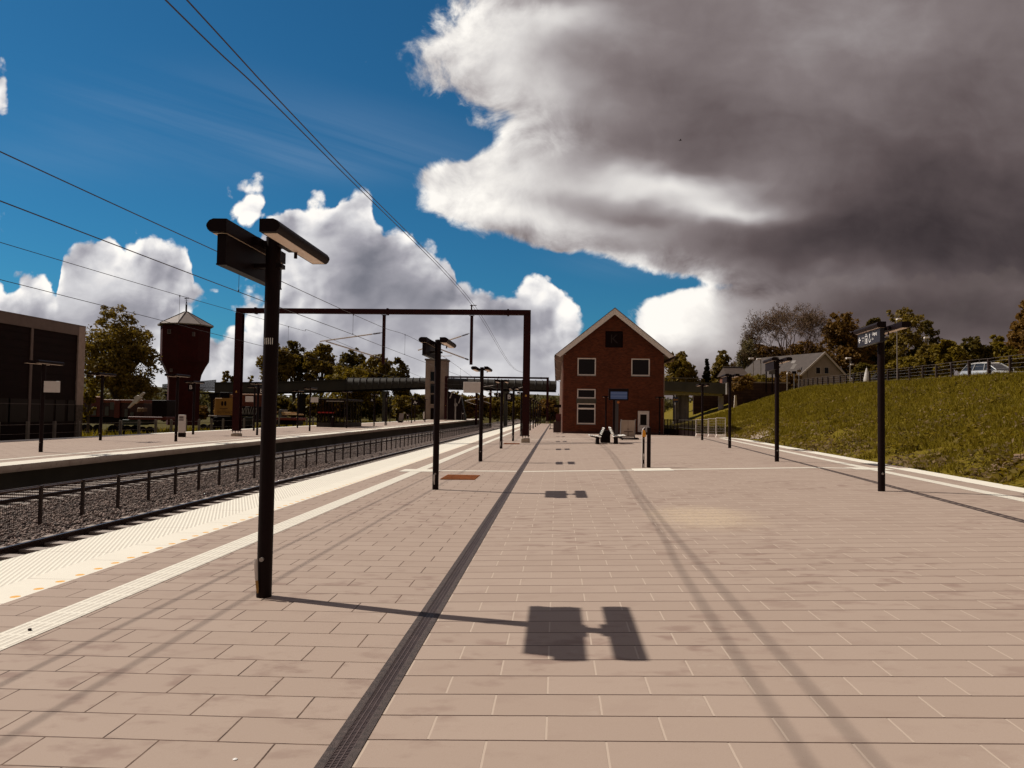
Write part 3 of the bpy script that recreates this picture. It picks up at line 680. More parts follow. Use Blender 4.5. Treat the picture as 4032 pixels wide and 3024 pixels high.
# ================================================================= portal gantries over the tracks
YG = 45.0
cR = AY(2069, 1730, YG); cL = AY(931.5, 1700, YG); zt = AY(2072, 1221.3, YG).z; zb = zt - .31
def gantry(label):
    root = thing('track_gantry', label, 'gantry', (cR.x, YG, 0), 0, 'red portal gantries over the tracks')
    w = .21; ox = cR.x; lx = cL.x - ox
    for x, zz in ((0, -.01), (lx, zf(0, YG) - .03)):
        b = MB(); b.prism([(x - w, -w), (x + w, -w), (x + w, -w + .03), (x + .02, -w + .03), (x + .02, w - .03), (x + w, w - .03), (x + w, w), (x - w, w), (x - w, w - .03), (x - .02, w - .03), (x - .02, -w + .03), (x - w, -w + .03)], 'z', .42, zb - .003)
        b.box(x - w - .05, x + w + .05, -w - .05, w + .05, .395, .42)
        c = b.build('column', brown, root)
        b = MB()
        for z in (z0 for z0 in (2.75,)): b.add([(x - .07, -w - .006, z), (x + .07, -w - .006, z), (x, -w - .006, z + .13)], [(0, 1, 2)])
        b.build('warning_plate', mat('warning_yellow', (.55, .28, .05), .5), c, fix=False)
        b = MB(); b.bbox(x - .255, x + .255, -.26, .26, zz, .25, .03); b.build('base_block', concrete, root)
        for sx in (-.17, 0, .17):
            for sy in (-.17, .17):
                if sx == 0 and sy > 0: continue
                b = MB(); b.cyl((x + sx, sy, .24), (x + sx, sy, .52), .014, n=8); b.cyl((x + sx, sy, .42), (x + sx, sy, .47), .032, n=6); b.cyl((x + sx, sy, .34), (x + sx, sy, .395), .034, .04, n=6); b.build('anchor_bolt', steel, root)
    b = MB(); b.bbox(lx - w, w, -.15, .15, zb, zt, .012); b.build('beam', brown, root)
    for u in (1008, 1527, 2001):
        x = AY(u, 1230, YG).x - ox; b = MB(); b.box(x - .05, x + .05, -.175, .175, zb - .05, zt + .04); b.box(x - .02, x + .02, -.19, .19, zb - .03, zt + .02); b.build('beam_clamp', brown, root)
    for top, bot, arms in (((1513, 1242), (1511, 1434), [((1505, 1310), (1260, 1344)), ((1503, 1411), (1283, 1344))]),
                           ((1858, 1242), (1855, 1436), [((1848.5, 1313), (1646, 1379)), ((1847, 1417.5), (1736, 1376))])):
        a, c = AY(*top, YG), AY(*bot, YG); x = a.x - ox
        b = MB(); b.box(x - .085, x + .085, -.085, .085, c.z, zb - .055); b.box(x - .16, x + .16, -.16, .16, zb - .055, zb - .052); b.build('drop_tube', brown, root)
        for p, q in arms:
            P0, Q0 = AY(*p, YG), AY(*q, YG); P0.x -= ox; Q0.x -= ox; P0.y = Q0.y = 0
            d = Q0 - P0; i1 = P0 + d * .17
            b = MB(); b.tube([P0 + d * .16, Q0], .042, 8); arm = b.build('bracket_tube', alu, root, True)
            b = MB(); b.cyl(P0, i1, .02, n=8)
            for k in range(7): c0 = P0 + d * (.035 + .016 * k); b.cyl(c0, c0 + d * .008, .062, .045, n=10)
            b.build('insulator', insul, root, True)
    P0, Q0 = AY(1732, 1402.5, YG), AY(1779, 1401, YG); b = MB(); b.tube([(P0.x - ox, 0, P0.z), (Q0.x - ox, 0, Q0.z)], .018); b.tube([(AY(1736, 1376, YG).x - ox, 0, AY(1736, 1376, YG).z), (P0.x - ox, 0, P0.z)], .014); b.build('steady_arm', alu, root)
    x = AY(1857, 1200, YG).x - ox; b = MB(); b.box(x - .04, x + .04, -.05, .05, zt + .002, AY(1857, 1200, YG).z); b.box(x - .10, x + .30, -.03, .03, zt + .25, zt + .29); b.build('wire_stub', insul, root)
    return root
gan = gantry('red-brown portal gantry nearest the camera, spanning both tracks')
dup(gan, (cR.x + .25, 130, .10), 0, 'smaller looking portal gantry far off in front of the covered footbridge')

# ================================================================= overhead wires
def wire(label, pts, r=.010, cat='overhead wire'):
    b = MB(); b.tube(pts, r, 6); o = b.build('overhead_wire', wirem, None, True)
    return tag(o, label, cat, 'overhead line wires')
def catmull(pts, n=10):
    out = []
    P_ = [pts[0] + (pts[0] - pts[1])] + pts + [pts[-1] + (pts[-1] - pts[-2])]
    for i in range(1, len(P_) - 2):
        for k in range(n):
            t = k / n; a, b_, c, d = P_[i - 1:i + 3]
            out.append(.5 * ((2 * b_) + (c - a) * t + (2 * a - 5 * b_ + 4 * c - d) * t * t + (-a + 3 * b_ - 3 * c + d) * t ** 3))
    out.append(pts[-1]); return out
def wplane(X, px, tail):
    pts = sorted([AX(u, v, X) for u, v in px], key=lambda p: p.y)
    d = pts[1] - pts[0]; first = pts[0] - d * (min(14.0, pts[0].y + 10) / d.y)
    first.z = pts[0].z + .6 * (first.z - pts[0].z)
    return catmull([first] + pts + tail)
dz = Vector((.25, 85, .55))
XA = -8.15; mA = AY(1690, 1367, YG)
pa = [(0, 597), (902, 1012), (1307, 1200), (1506, 1288.5)]; pb = [(0, 791), (770, 1085), (1181, 1240), (1381, 1314), (1506, 1363)]
XA = mA.x
wA = wplane(XA, pa, [mA, Vector((XA, 88, mA.z - .9)), mA + dz]); 
cB_ = AX(1700, 1437, XA)
wB = wplane(XA, pb, [cB_, Vector((XA, 90, cB_.z + .1)), Vector((XA, 130, cB_.z + .3))])
wire('highest of the four wires crossing the left edge, carrying the near track contact wire', wA)
wire('second wire from the top at the left edge, the contact wire over the near track', wB)
mC = AY(1300, 1333, YG); XC = mC.x
wC = wplane(XC, [(0, 954), (702, 1162), (1180, 1298)], [mC, Vector((XC, 88, mC.z - .9)), mC + dz])
cD = Vector((XC, YG, mC.z - 1.45))
wD = wplane(XC, [(0, 1101), (456, 1216)], [cD, Vector((XC, 90, cD.z + .1)), Vector((XC, 130, cD.z + .3))])
wire('third wire from the top at the left edge, above the far track', wC)
wire('lowest wire at the left edge, the contact wire over the far track', wD)
def zat(pts, y):
    for a, b in zip(pts, pts[1:]):
        if a.y <= y <= b.y: return a.z + (b.z - a.z) * (y - a.y) / (b.y - a.y)
    return None
b1 = MB(); b2 = MB()
for (Wm, Wc, X, ys_, bb, nm) in ((wA, wB, XA, [AX(1391, 1236, XA).y, AX(943, 1030, XA).y, AX(1595, 1326, XA).y, 52, 60, 69, 78, 87, 96, 106, 116], b1, 'near'), (wC, wD, XC, [AX(708, 1162, XC).y, AX(1136, 1287, XC).y, 52, 60, 69, 78, 87, 96], b2, 'far')):
    for y in ys_:
        z1, z0 = zat(Wm, y), zat(Wc, y)
        if z1 and z0: bb.cyl((X, y, z0), (X, y, z1), .006, n=5); bb.cyl((X, y, z1 - .06), (X, y, z1 + .02), .018, n=6); bb.cyl((X, y, z0 - .01), (X, y, z0 + .05), .015, n=6)
    tag(bb.build('dropper_wires', wirem), 'thin vertical dropper wires hanging between the two wires over the %s track' % nm, 'dropper wires')
for px, lb in (([(652, 0), (1262, 592), (1814, 1167)], 'left one of the two wires running up out of the top of the picture'), ([(736, 0), (1321, 629), (1826, 1167)], 'right one of the two wires running up out of the top of the picture')):
    e_ = AY(1857 if px[0][0] < 700 else 1867, 1200, YG)
    ex = wplane(e_.x, px[:2], [e_, Vector((e_.x + .1, 85, e_.z - 1.3)), e_ + Vector((.3, 85, .4))])
    wire(lb, ex, .011, 'feeder wire')

# ================================================================= railway tracks and the fence between them
def track(name, label, xc, slp):
    t = thing('railway_track', label, 'railway track', (xc, 0, 0), 0, 'railway tracks')
    for s in (-.7525, .7525):
        b = MB(); b.prism([(s - .07, -.705), (s + .07, -.705), (s + .07, -.690), (s + .01, -.675), (s + .01, -.600), (s + .036, -.585), (s + .036, -.555), (s - .036, -.555), (s - .036, -.585), (s - .01, -.600), (s - .01, -.675), (s - .07, -.690)], 'y', -4, 320); r = b.build('rail', rail_steel, t)
        b = MB(); b.box(s - .030, s + .030, -4, 320, -.5548, -.5532); b.build('rail_head', rail_top, r)
    ys_ = [(-4 + .62 * k) for k in range(500)]
    show = [y for y in ys_ if 12 < y < 72][:98] if slp else []
    for y in show:
        b = MB(); b.prism([(-1.25, -.80), (1.25, -.80), (1.25, -.665), (1.1, -.640), (-1.1, -.640), (-1.25, -.665)], 'y', y - .13, y + .13); b.build('sleeper', sleeper_m, t)
    b = MB()
    for y in ys_:
        if y not in show: b.box(-1.25, 1.25, y - .13, y + .13, -.80, -.645)
    o = b.build('sleepers', sleeper_m, t); o['kind'] = 'stuff'
track('railway_track', 'near track running along the white platform edge', -8.11, False)
track('railway_track', 'far track between the mesh fence and the far platform', -14.10, True)
fr = thing('track_fence', 'low dark mesh fence standing in the ballast between the two tracks', 'fence', (-10.5, 0, 0))
fence_m = mat('fence_paint', (.040, .022, .016), .5, var=.2)
FY = [8.0 + 1.36 * k for k in range(84)]
for y in FY:
    b = MB(); b.box(-.03, .03, y - .03, y + .03, -.72, .10); b.box(-.035, .035, y - .035, y + .035, .10, .115); b.build('post', fence_m, fr)
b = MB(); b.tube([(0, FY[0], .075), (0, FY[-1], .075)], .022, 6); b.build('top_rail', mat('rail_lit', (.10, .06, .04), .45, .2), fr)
b = MB()
for z in (-.62, -.40, -.18, .03): b.box(-.004, .004, FY[0], FY[-1], z - .004, z + .004)
y = FY[0]
while y < FY[-1]: b.box(-.0025, .0025, y - .0025, y + .0025, -.66, .06); y += .05 if y < 45 else .10
b.build('mesh_panel', mat('mesh_wire', (.035, .018, .014), .5), fr)
# loose stones lying on the ballast where it is seen close up
rs = np.random.RandomState(3); n = 15000
pts = np.stack([rs.uniform(-13.2, -8.95, n), 9 + 26 * rs.rand(n) ** 1.4, -.695 + .03 * rs.rand(n)], 1)
octv = np.array([(1, 0, 0), (-1, 0, 0), (0, 1, 0), (0, -1, 0), (0, 0, 1), (0, 0, -1)], float); octf = np.array([(0, 2, 4), (2, 1, 4), (1, 3, 4), (3, 0, 4), (2, 0, 5), (1, 2, 5), (3, 1, 5), (0, 3, 5)])
sc_ = rs.uniform(.018, .048, (n, 1, 3)) * np.array([1.2, 1.0, .75]); jit = 1 + .35 * rs.randn(n, 6, 3) * .6; ang = rs.rand(n) * 6.28
vv = octv[None] * sc_ * jit; cs, sn = np.cos(ang)[:, None], np.sin(ang)[:, None]
vv = np.stack([vv[..., 0] * cs - vv[..., 1] * sn, vv[..., 0] * sn + vv[..., 1] * cs, vv[..., 2]], -1) + pts[:, None]
stone_m = mat('ballast_stone', (.215, .158, .135), .85, isl=.8)
o = np_obj('ballast_stones', vv.reshape(-1, 3), (octf[None] + 6 * np.arange(n)[:, None, None]).reshape(-1, 3), stone_m)
tag(o, 'loose grey ballast stones lying between the platform and the fence', 'ballast', kind='stuff')

# ================================================================= drain channels, gratings, bits on the paving
def drain(label, xf, y0, y1, w, yfine):
    t = thing('drain_channel', label, 'drain', (0, 0, 0), 0, 'slotted drain channels')
    dframe = mat('drain_frame', (.070, .048, .042), .75, var=.6, vscale=22, bump=.6, bscale=120); dgrate = mat('drain_grate', (.105, .070, .062), .55, .1, var=.3, vscale=9)
    segs = [y0 + (y1 - y0) * k / 40 for k in range(41)]
    def X3(dx, y, dz): x = xf(y) + dx; return (x, y, zg(x, y) + dz)
    for a, c in ((-w / 2, -w / 2 + .045), (w / 2 - .045, w / 2)):
        b = MB(); V = []; Fq = []
        for y in segs: V += [X3(a, y, .004), X3(c, y, .004)]
        b.add(V, [(2 * i, 2 * i + 1, 2 * i + 3, 2 * i + 2) for i in range(len(segs) - 1)]); b.build('frame_edge', dframe, t)
    b = MB(); V = []
    for y in segs: V += [X3(-w / 2 + .0455, y, -.016), X3(w / 2 - .0455, y, -.016)]
    b.add(V, [(2 * i, 2 * i + 1, 2 * i + 3, 2 * i + 2) for i in range(len(segs) - 1)]); b.build('gutter', sign_black, t)
    b = MB(); iw = w / 2 - .046
    for k in range(4):
        dx = -iw + 2 * iw * k / 3; V = []
        for y in segs: V += [X3(dx - .0032, y, .003), X3(dx + .0032, y, .003)]
        b.add(V, [(2 * i, 2 * i + 1, 2 * i + 3, 2 * i + 2) for i in range(len(segs) - 1)])
    y = y0; k = 0
    while y < yfine:
        for m in range(3):
            x0 = -iw + 2 * iw * m / 3 + .004; x1 = -iw + 2 * iw * (m + 1) / 3 - .004
            b.add([X3(x0, y, .001), X3(x1, y, .001), X3(x1, y + .0075, .001), X3(x0, y + .0075, .001)], [(0, 1, 2, 3)])
        y += .0165
    b.build('grate', dgrate, t, fix=False)
    # beyond the near part the slots close up into one strip of bars
    b = MB(); y = yfine
    while y < y1 - .3: b.add([X3(-iw, y, .0015), X3(iw, y, .0015), X3(iw, min(y1, y + .12), .0015), X3(-iw, min(y1, y + .12), .0015)], [(0, 1, 2, 3)]); y += .24
    b.build('grate', dgrate, t, fix=False)
drain('long slotted drain channel running up the middle of the paving', lambda y: -1.0635, 2.2, YF - .5, .178, 24.0)
drain('narrow dark drain line running beside the right-hand lamps', lambda y: 6.93 + .0735 * (y - 12.5), 4.0, 56.0, .16, 4.0)
def mat_on(name, cs, label):
    ps = [G(*c) for c in cs]; x0, x1 = ps[0].x, ps[2].x; y0 = (ps[0].y + ps[3].y) / 2; y1 = (ps[1].y + ps[2].y) / 2
    t = thing('floor_grating', label, 'grating', ((x0 + x1) / 2, (y0 + y1) / 2, zg(x0, y0) + .002), 0, 'rusty floor gratings')
    w, d = (x1 - x0) / 2, (y1 - y0) / 2
    b = MB(); b.box(-w, w, -d, d, .002, .006); b.build('backing_plate', mat('rust_plate', (.22, .065, .016), .85, var=.4, vscale=9), t)
    b = MB(); k = -w
    while k < w: b.box(k, k + .012, -d, d, .006, .026); k += .05
    k = -d
    while k < d: b.box(-w, w, k, k + .010, .006, .022); k += .06
    b.build('bars', rust, t)
mat_on('g', [(1736, 1887.6), (1760, 1870.4), (1889.6, 1873.3), (1867.8, 1891)], 'rust-coloured steel floor grating beside the second lamp post')
mat_on('g', [(1981, 1749), (1987, 1745.5), (2047, 1746.3), (2043, 1750)], 'rust-coloured grating lying just left of the red gantry foot')
q = G(926, 2991); b = MB(); b.lathe([(.001, 0), (.010, .001), (.012, .003), (.009, .005), (.001, .006)], (0, 0, 0), 12); o = b.build('pebble', white_tile, None, True); o.location = q; tag(o, 'small white pebble lying on the slabs at the bottom of the picture', 'pebble')
q = G(117, 2485); b = MB(); b.lathe([(.001, 0), (.011, .001), (.016, .009), (.011, .017), (.001, .019)], (0, 0, 0), 7); o = b.build('pebble', rail_steel, None, True); o.location = q + Vector((0, 0, .004)); tag(o, 'small dark pebble lying on the ribbed guide strip', 'pebble')

# ================================================================= the brick station building
YB = 68.3
def bp(cx, cy): q = AY(2100 + .3617 * cx, 1200 + .3617 * cy, YB); return q.x, q.z
bl, _ = bp(323, 1000); brx, _ = bp(1417, 1000); ax, _ = bp(885, 42); _, zap = bp(885, 44)
_, zeL = bp(250, 548); xeL, _ = bp(243, 548); xeR, _ = bp(1525, 548); zbase = 0.0
YB2 = 119.0
st = thing('station_building', 'red brick gabled station building with white barge boards and white windows', 'building', (bl, YB, 0))
def L(x): return x - bl
def wallz(x): return zeL + (zap - zeL) * (1 - abs(x - ax) / (ax - xeL))     # roof line
bw = .30
holes = {}
wins = {'W1': (482, 680, 578, 770), 'W2': (1067, 1268, 585, 775), 'W3': (478, 678, 915, 1020), 'W4': (473, 674, 1072, 1300), 'D': (1138, 1260, 1155, 1412), 'V': (785, 975, 285, 467)}
for k, (a, b_, c, d) in wins.items():
    x0, z1 = bp(a, c); x1, z0 = bp(b_, d)
    if k == 'D': z0 = .03
    holes[k] = [x0, x1, z0, z1]
holes['W4'][0] = holes['W3'][0]; holes['W4'][1] = holes['W3'][1]
# front wall: columns between openings, so that each opening is a real recess
b = MB(); xs_ = sorted({bl, brx, ax} | {v for h in holes.values() for v in h[:2]})
for x0, x1 in zip(xs_, xs_[1:]):
    mid = (x0 + x1) / 2; cut = sorted([(h[2], h[3]) for h in holes.values() if h[0] < mid < h[1]])
    z = 0.0; t0, t1 = wallz(x0) - .12, wallz(x1) - .12
    for c0, c1 in cut:
        if c0 > z + .001: b.box(L(x0), L(x1), 0, .34, z, c0)
        z = c1
    b.prism([(L(x0), z), (L(x1), z), (L(x1), t1), (L(x0), t0)], 'y', 0, .34)
b.box(L(bl), L(bl) + .34, .342, YB2 - YB, 0, zeL + .1); b.box(L(brx) - .34, L(brx), .342, YB2 - YB, 0, zeL + .1)
b.prism([(L(bl) + .342, 0), (L(brx) - .342, 0), (L(brx) - .342, zeL), (L(ax), zap - .25), (L(bl) + .342, zeL)], 'y', YB2 - YB - .3, YB2 - YB)
b.build('brick_wall', brick_red, st)
b = MB(); b.box(L(bl) - .012, L(brx) + .012, -.012, .3, 0, .22); b.build('plinth', mat('plinth_brick', (.065, .022, .016), .9, var=.4), st)
# lintels of upright bricks, concrete band
for k in ('W1', 'W2', 'W3', 'D'):
    h = holes[k]; b = MB(); n = int((h[1] - h[0] + .3) / .085)
    for i in range(n):
        x = h[0] - .15 + (h[1] - h[0] + .3) * i / n; b.box(L(x) + .006, L(x) + .079, -.006, .05, h[3] + .02, h[3] + .27)
    b.build('lintel', brick_red, st)
h = holes['W3']; b = MB(); b.box(L(h[0]) - .06, L(h[1]) + .06, -.02, .1, holes['W4'][3] + .01, h[2] - .01); b.build('concrete_band', conc_dark, st)
def window(parent, h, transom=None, name='window'):
    x0, x1, z0, z1 = L(h[0]), L(h[1]), h[2], h[3]; f = .10
    b = MB(); b.box(x0, x1, .05, .13, z1 - f, z1); b.box(x0, x1, .05, .13, z0, z0 + f); b.box(x0, x0 + f, .05, .13, z0 + f, z1 - f); b.box(x1 - f, x1, .05, .13, z0 + f, z1 - f)
    if transom: b.box(x0 + f, x1 - f, .05, .13, transom - .07, transom + .07)
    w = b.build(name, white_paint, parent)
    b = MB(); b.box(x0 + f, x1 - f, .09, .095, z0 + f, z1 - f) if not transom else (b.box(x0 + f, x1 - f, .09, .095, z0 + f, transom - .07), b.box(x0 + f, x1 - f, .09, .095, transom + .07, z1 - f))
    b.build('pane', glass_dark, w)
    b = MB(); b.box(x0 + f, x1 - f, .25, .26, z0 + f, z1 - f); b.build('dark_room', sign_black, w)
    b = MB(); b.box(x0 - .03, x1 + .03, -.03, .05, z0 - .06, z0 - .002); b.build('sill', conc_grey, w)
    return w
for k in ('W1', 'W2', 'W3'): window(st, holes[k])
w4 = window(st, holes['W4'], bp(0, 1122)[1])
b = MB(); rr = random.Random(2); h = holes['W4']
for i in range(6): x = L(h[0]) + .2 + .27 * i; b.box(x, x + .12, .17, .19, h[2] + .12, h[2] + 1.2 + .3 * rr.random())
b.build('curtain', mat('curtain', (.05, .05, .055), .8), w4)
# slanting pale bar shaped as a roof's reflection in the upper right pane
h = holes['W2']; x0, x1, z0, z1 = L(h[0]) + .11, L(h[1]) - .11, h[2], h[3]
b = MB(); b.prism([(x0, z0 + 1.22), (x0, z0 + .92), (x1, z0 + .22), (x1, z0 + .60)], 'y', .14, .2); b.build('roof_reflection', mat('reflection_tan', (.20, .15, .11), .7, var=.2), st)
# door
h = holes['D']; x0, x1, z0, z1 = L(h[0]), L(h[1]), h[2], h[3]
b = MB(); b.box(x0, x0 + .12, .04, .14, z0, z1); b.box(x1 - .12, x1, .04, .14, z0, z1); b.box(x0 + .12, x1 - .12, .04, .14, z1 - .12, z1); dr = b.build('door', white_paint, st)
b = MB(); zc = bp(0, 1288)[1]; zu = bp(0, 1178)[1]
b.box(x0 + .125, x1 - .125, .07, .12, z0 + .12, zc - .03); b.box(x0 + .125, x0 + .22, .07, .12, zc - .03, z1 - .122); b.box(x1 - .22, x1 - .125, .07, .12, zc - .03, z1 - .122); b.box(x0 + .22, x1 - .22, .07, .12, zu + .02, z1 - .122); b.build('door_leaf', white_paint, dr)
b = MB(); b.box(x0 + .22, x1 - .22, .09, .095, zc - .03, zu + .02); b.build('pane', glass_dark, dr)
b = MB(); b.box(x0 + .12, x1 - .12, .05, .13, z0, z0 + .118); b.build('threshold', sign_black, dr)
b = MB(); b.box(x0 + .30, x1 - .30, .055, .069, 1.02, 1.10); b.build('letter_slot', sign_black, dr)
b = MB(); b.box(x0 + .145, x0 + .175, .03, .069, zc - .12, zc + .10); b.build('handle', steel, dr)
# gable vent hatch
h = holes['V']; b = MB(); x0, x1, z0, z1 = L(h[0]), L(h[1]), h[2], h[3]; b.box(x0, x1, .10, .16, z0, z1)
for k in range(9): z = z0 + (z1 - z0) * k / 9; b.box(x0, x1, .08, .10, z + .01, z + .03)
b.build('gable_hatch', mat('hatch', (.010, .0025, .002), .7, spec=.1), st)
b = MB(); b.text('K', 1.15, Matrix.Translation(((x0 + x1) / 2, .077, (z0 + z1) / 2)) @ Matrix.Rotation(R_(90), 4, 'X')); b.build('faint_letter', mat('faint_mark', (.016, .005, .004), .7), st, fix=False)
# barge boards, roof, soffit, gutters, downpipes
rise = (zap - zeL) / (ax - xeL); ln = math.hypot(1, rise); th = .46
for s, xe in ((-1, xeL), (1, xeR)):
    e = L(xe); a = L(ax); ze = zap - abs(xe - ax) * rise
    b = MB(); b.prism([(a, zap), (e, ze), (e + (-s) * .42, ze - .20 + .02), (a, zap - th * 1.22)], 'y', -.42, -.34); b.build('barge_board', white_paint, st)
    b = MB(); o_ = .05 * ln; b.prism([(a, zap + .002), (a, zap + o_), (e + s * .10, ze - .10 * rise + o_), (e + s * .10, ze - .10 * rise + .002)], 'y', -.46, YB2 - YB + .4); b.build('roof', mat('roof_tile', (.10, .055, .04), .7, var=.3, vscale=8), st)
    b = MB(); b.prism([(e, ze - .06), (e - s * .95, ze - .06 + .10), (e - s * .95, ze - .01 + .10), (e, ze - .01)], 'y', -.335, YB2 - YB + .3); b.build('soffit', mat('soffit_wood', (.22, .14, .10), .7, var=.3, vscale=6), st)
    b = MB(); b.prism([(e + s * .06 + .07 * math.cos(t), ze - .11 + .07 * math.sin(t)) for t in [math.pi * (1 + k / 6) for k in range(7)]], 'y', -.44, YB2 - YB + .4); b.build('gutter', mat('gutter', (.12, .085, .07), .5, .3), st)
    wx = L(bl) if s < 0 else L(brx)
    for yy in ((.45, 14, 28, 42) if s < 0 else (.45, 20)):
        b = MB(); b.tube([(e + s * .06, yy, ze - .17), (e + s * .06, yy, ze - .34), (wx + s * .09, yy, ze - .62), (wx + s * .09, yy, .05)], .05, 8); b.build('downpipe', mat('downpipe', (.42, .28, .22), .5, .2), st, True)
b = MB()
for yy in (5, 11, 20, 25, 34, 39, 47):
    for z0, z1 in ((.9, 2.6), (4.2, 5.7)): b.box(L(bl) - .03, L(bl) + .02, yy, yy + 1.5, z0, z1)
b.build('side_window', white_paint, st)

# ================================================================= things in front of the building
# departure screen on its column
c = G(2428, 1712); Ys = 62.5; s_ = thing('departure_screen', 'blue departure screen on a black column in front of the brick wall', 'information screen', (AY(2428, 1690, Ys).x, Ys, zg(4.9, Ys)))
def sp(cx, cy): q = AY(2100 + .3617 * cx, 1200 + .3617 * cy, Ys); return q.x - s_.location.x, q.z - s_.location.z
x0, z1 = sp(820, 912); x1, z0 = sp(1034, 1042)
b = MB(); b.bbox(x0, x1, -.14, .14, z0, z1, .02); b.build('screen_housing', sign_black, s_)
scr = bpy.data.materials.new('screen_blue'); scr.use_nodes = True; N = NT(scr.node_tree); pb_ = N.n['Principled BSDF']
ob = N.node('ShaderNodeTexCoord').outputs['Object']; _, _, zz = N.sep(ob)[:3]
rows = N.mr(N.m('SINE', N.m('MULTIPLY', zz, 24.0)), -.2, .6)
N.put(pb_.inputs['Base Color'], (.01, .012, .02, 1)); N.put(pb_.inputs['Emission Color'], N.mix(rows, (.017, .026, .055), (.034, .040, .070))); pb_.inputs['Emission Strength'].default_value = 1.0; pb_.inputs['Roughness'].default_value = .3
xa, za = sp(840, 945); xb, zb_ = sp(1020, 1028)
b = MB(); b.box(xa, xb, -.146, -.142, zb_, za); b.build('display', scr, s_)
xa, _ = sp(878, 0); xb, _ = sp(900, 0); b = MB(); b.box(xa, xb, -.1, .1, 0, z0 - .002); b.build('column', black, s_)
xa, _ = sp(903, 0); xb, _ = sp(937, 0); b = MB(); b.box(xa, xb, -.12, .12, 0, z0 - .002); b.box(xa + .01, xa + .05, -.125, -.12, 0, z0 - .01); b.build('column', mat('column_grey', (.05, .04, .04), .4), s_)
b = MB(); b.cyl(((xa + xb) / 2 + .1, -.13, z0 - .16), ((xa + xb) / 2 + .1, -.12, z0 - .16), .11, n=12); b.build('speaker', rust, s_)
# benches
def bench(loc, flip, label):
    t = thing('slatted_bench', label, 'bench', loc, 0, 'slatted benches on the square')
    f = -1 if flip else 1
    b = MB(); b.box(-.07, .09, -.5, -.4, 0, .38); b.box(-.07, .09, .4, .5, 0, .38); b.box(-.12, .14, -.55, .55, -.002, .012); b.build('frame', sign_black, t)
    b = MB()
    for y in (-.45, .45): b.tube([(f * -.12, y, .30), (f * .42, y, .43)], .025); b.tube([(f * -.05, y, .36), (f * -.30, y, .86)], .022)
    b.build('bracket', sign_black, t)
    for i in range(6): x = f * (-.12 + .115 * i); b = MB(); b.bbox(x - .045, x + .045, -.9, .9, .40 + .012 * i, .435 + .012 * i, .008); b.build('seat_slat', wood_white, t)
    for i in range(5): x = f * (-.17 - .038 * i); z = .52 + .082 * i; b = MB(); b.bbox(x - .02, x + .02, -.9, .9, z, z + .062, .008); b.build('back_slat', wood_white, t)
    return t
q = G(2353, 1747); bench(q, False, 'white slatted bench left of the black bin, facing left') .rotation_euler = (0, 0, math.pi)
q = G(2424, 1747); bench(q, False, 'white slatted bench right of the black bin, facing right')
q = G(2383, 1743); t = thing('litter_bin', 'square black litter bin standing between the two slatted benches', 'bin', q)
b = MB(); b.bbox(-.27, .27, -.30, .30, .03, .66, .02); b.build('bin_body', sign_black, t); b = MB(); b.box(-.24, .24, -.27, .27, 0, .03); b.build('foot', black, t); b = MB(); b.bbox(-.28, .28, -.31, .31, .662, .69, .01); b.build('lid', black, t)
# luggage ramp trolley with a big plywood panel
q = G(2477, 1731); t = thing('ramp_trolley', 'dark wheeled trolley with an upright pale plywood panel beside the white door', 'trolley', q)
Yt = q.y
def tp(cx, cy): p = AY(2100 + .3617 * cx, 1200 + .3617 * cy, Yt); return p.x - q.x, p.z - q.z
x0, z1 = tp(960, 1255); x1, z0 = tp(1102, 1440); ply = mat('plywood', (.42, .32, .245), .7, var=.18, vscale=2.5)
xm = (x0 + x1) / 2
for a, c in ((x0, xm - .008), (xm + .008, x1)): b = MB(); b.box(a, c, -.02, .02, z0, z1); b.build('panel', ply, t)
b = MB(); b.box(xm - .26, xm + .30, -.035, -.022, (z0 + z1) / 2 - .22, (z0 + z1) / 2 - .17); b.box(xm - .02, xm + .03, -.03, -.021, z0, (z0 + z1) / 2 - .22); b.box(x0 + .35, x0 + .48, -.03, -.021, z1 - .58, z1 - .54); b.build('latch', mat('latch_dark', (.10, .06, .045), .6), t)
xa, za = tp(938, 1445); xb, zb_ = tp(1140, 1470)
b = MB(); b.box(xa, xb, -.5, .5, zb_ + .05, za); b.build('deck', black, t)
for x in (xa + .15, xb - .15):
    for y in (-.42, .42): b = MB(); b.cyl((x - .03, y, .07), (x + .03, y, .07), .07, n=12); b.build('wheel', black, t)
for x in (xa + .06, xb - .22): b = MB(); b.tube([(x, -.1, za), (x + .02, -.1, z1 + .05), (x + .08, -.1, z1 + .02)], .022); b.tube([(x, .15, za), (x + .02, .15, z1 - .1)], .02); b.build('handle', steel, t)
# ticket readers
q = G(2533, 1841); t = thing('card_reader', 'slim black post with a bright yellow card reader head', 'card reader', q)
Yt = q.y
def cp(cx, cy): p = AY(2450 + .1447 * cx, 1620 + .1447 * cy, Yt); return p.x - q.x, p.z - q.z
x0, _ = cp(550, 1500); x1, _ = cp(602, 1500); _, z0 = cp(0, 672); _, z1 = cp(0, 515); _, z2 = cp(0, 432)
b = MB(); b.bbox(x0, x1, -.05, .05, 0, z0, .012); b.build('post', black, t)
b = MB(); b.box(x0 - .022, x0 - .002, -.05, .05, 0, z1); b.build('cable_duct', alu, t)
b = MB(); b.prism([(x0 - .02, z0 - .015), (x1 + .03, z0 - .015), (x1 + .03, z1 - .14), (x1 + .012, z1 + .02), (x0 + .01, z1 + .02), (x0 - .02, z1 - .10)], 'y', -.06, .06); b.build('reader_head', orange, t)
b = MB(); b.prism([(x0 + .012, z1 + .022), (x1 + .01, z1 + .022), (x1 + .01, z2), (x0 + .04, z2 - .02)], 'y', -.05, .05); b.build('screen_cap', sign_black, t)
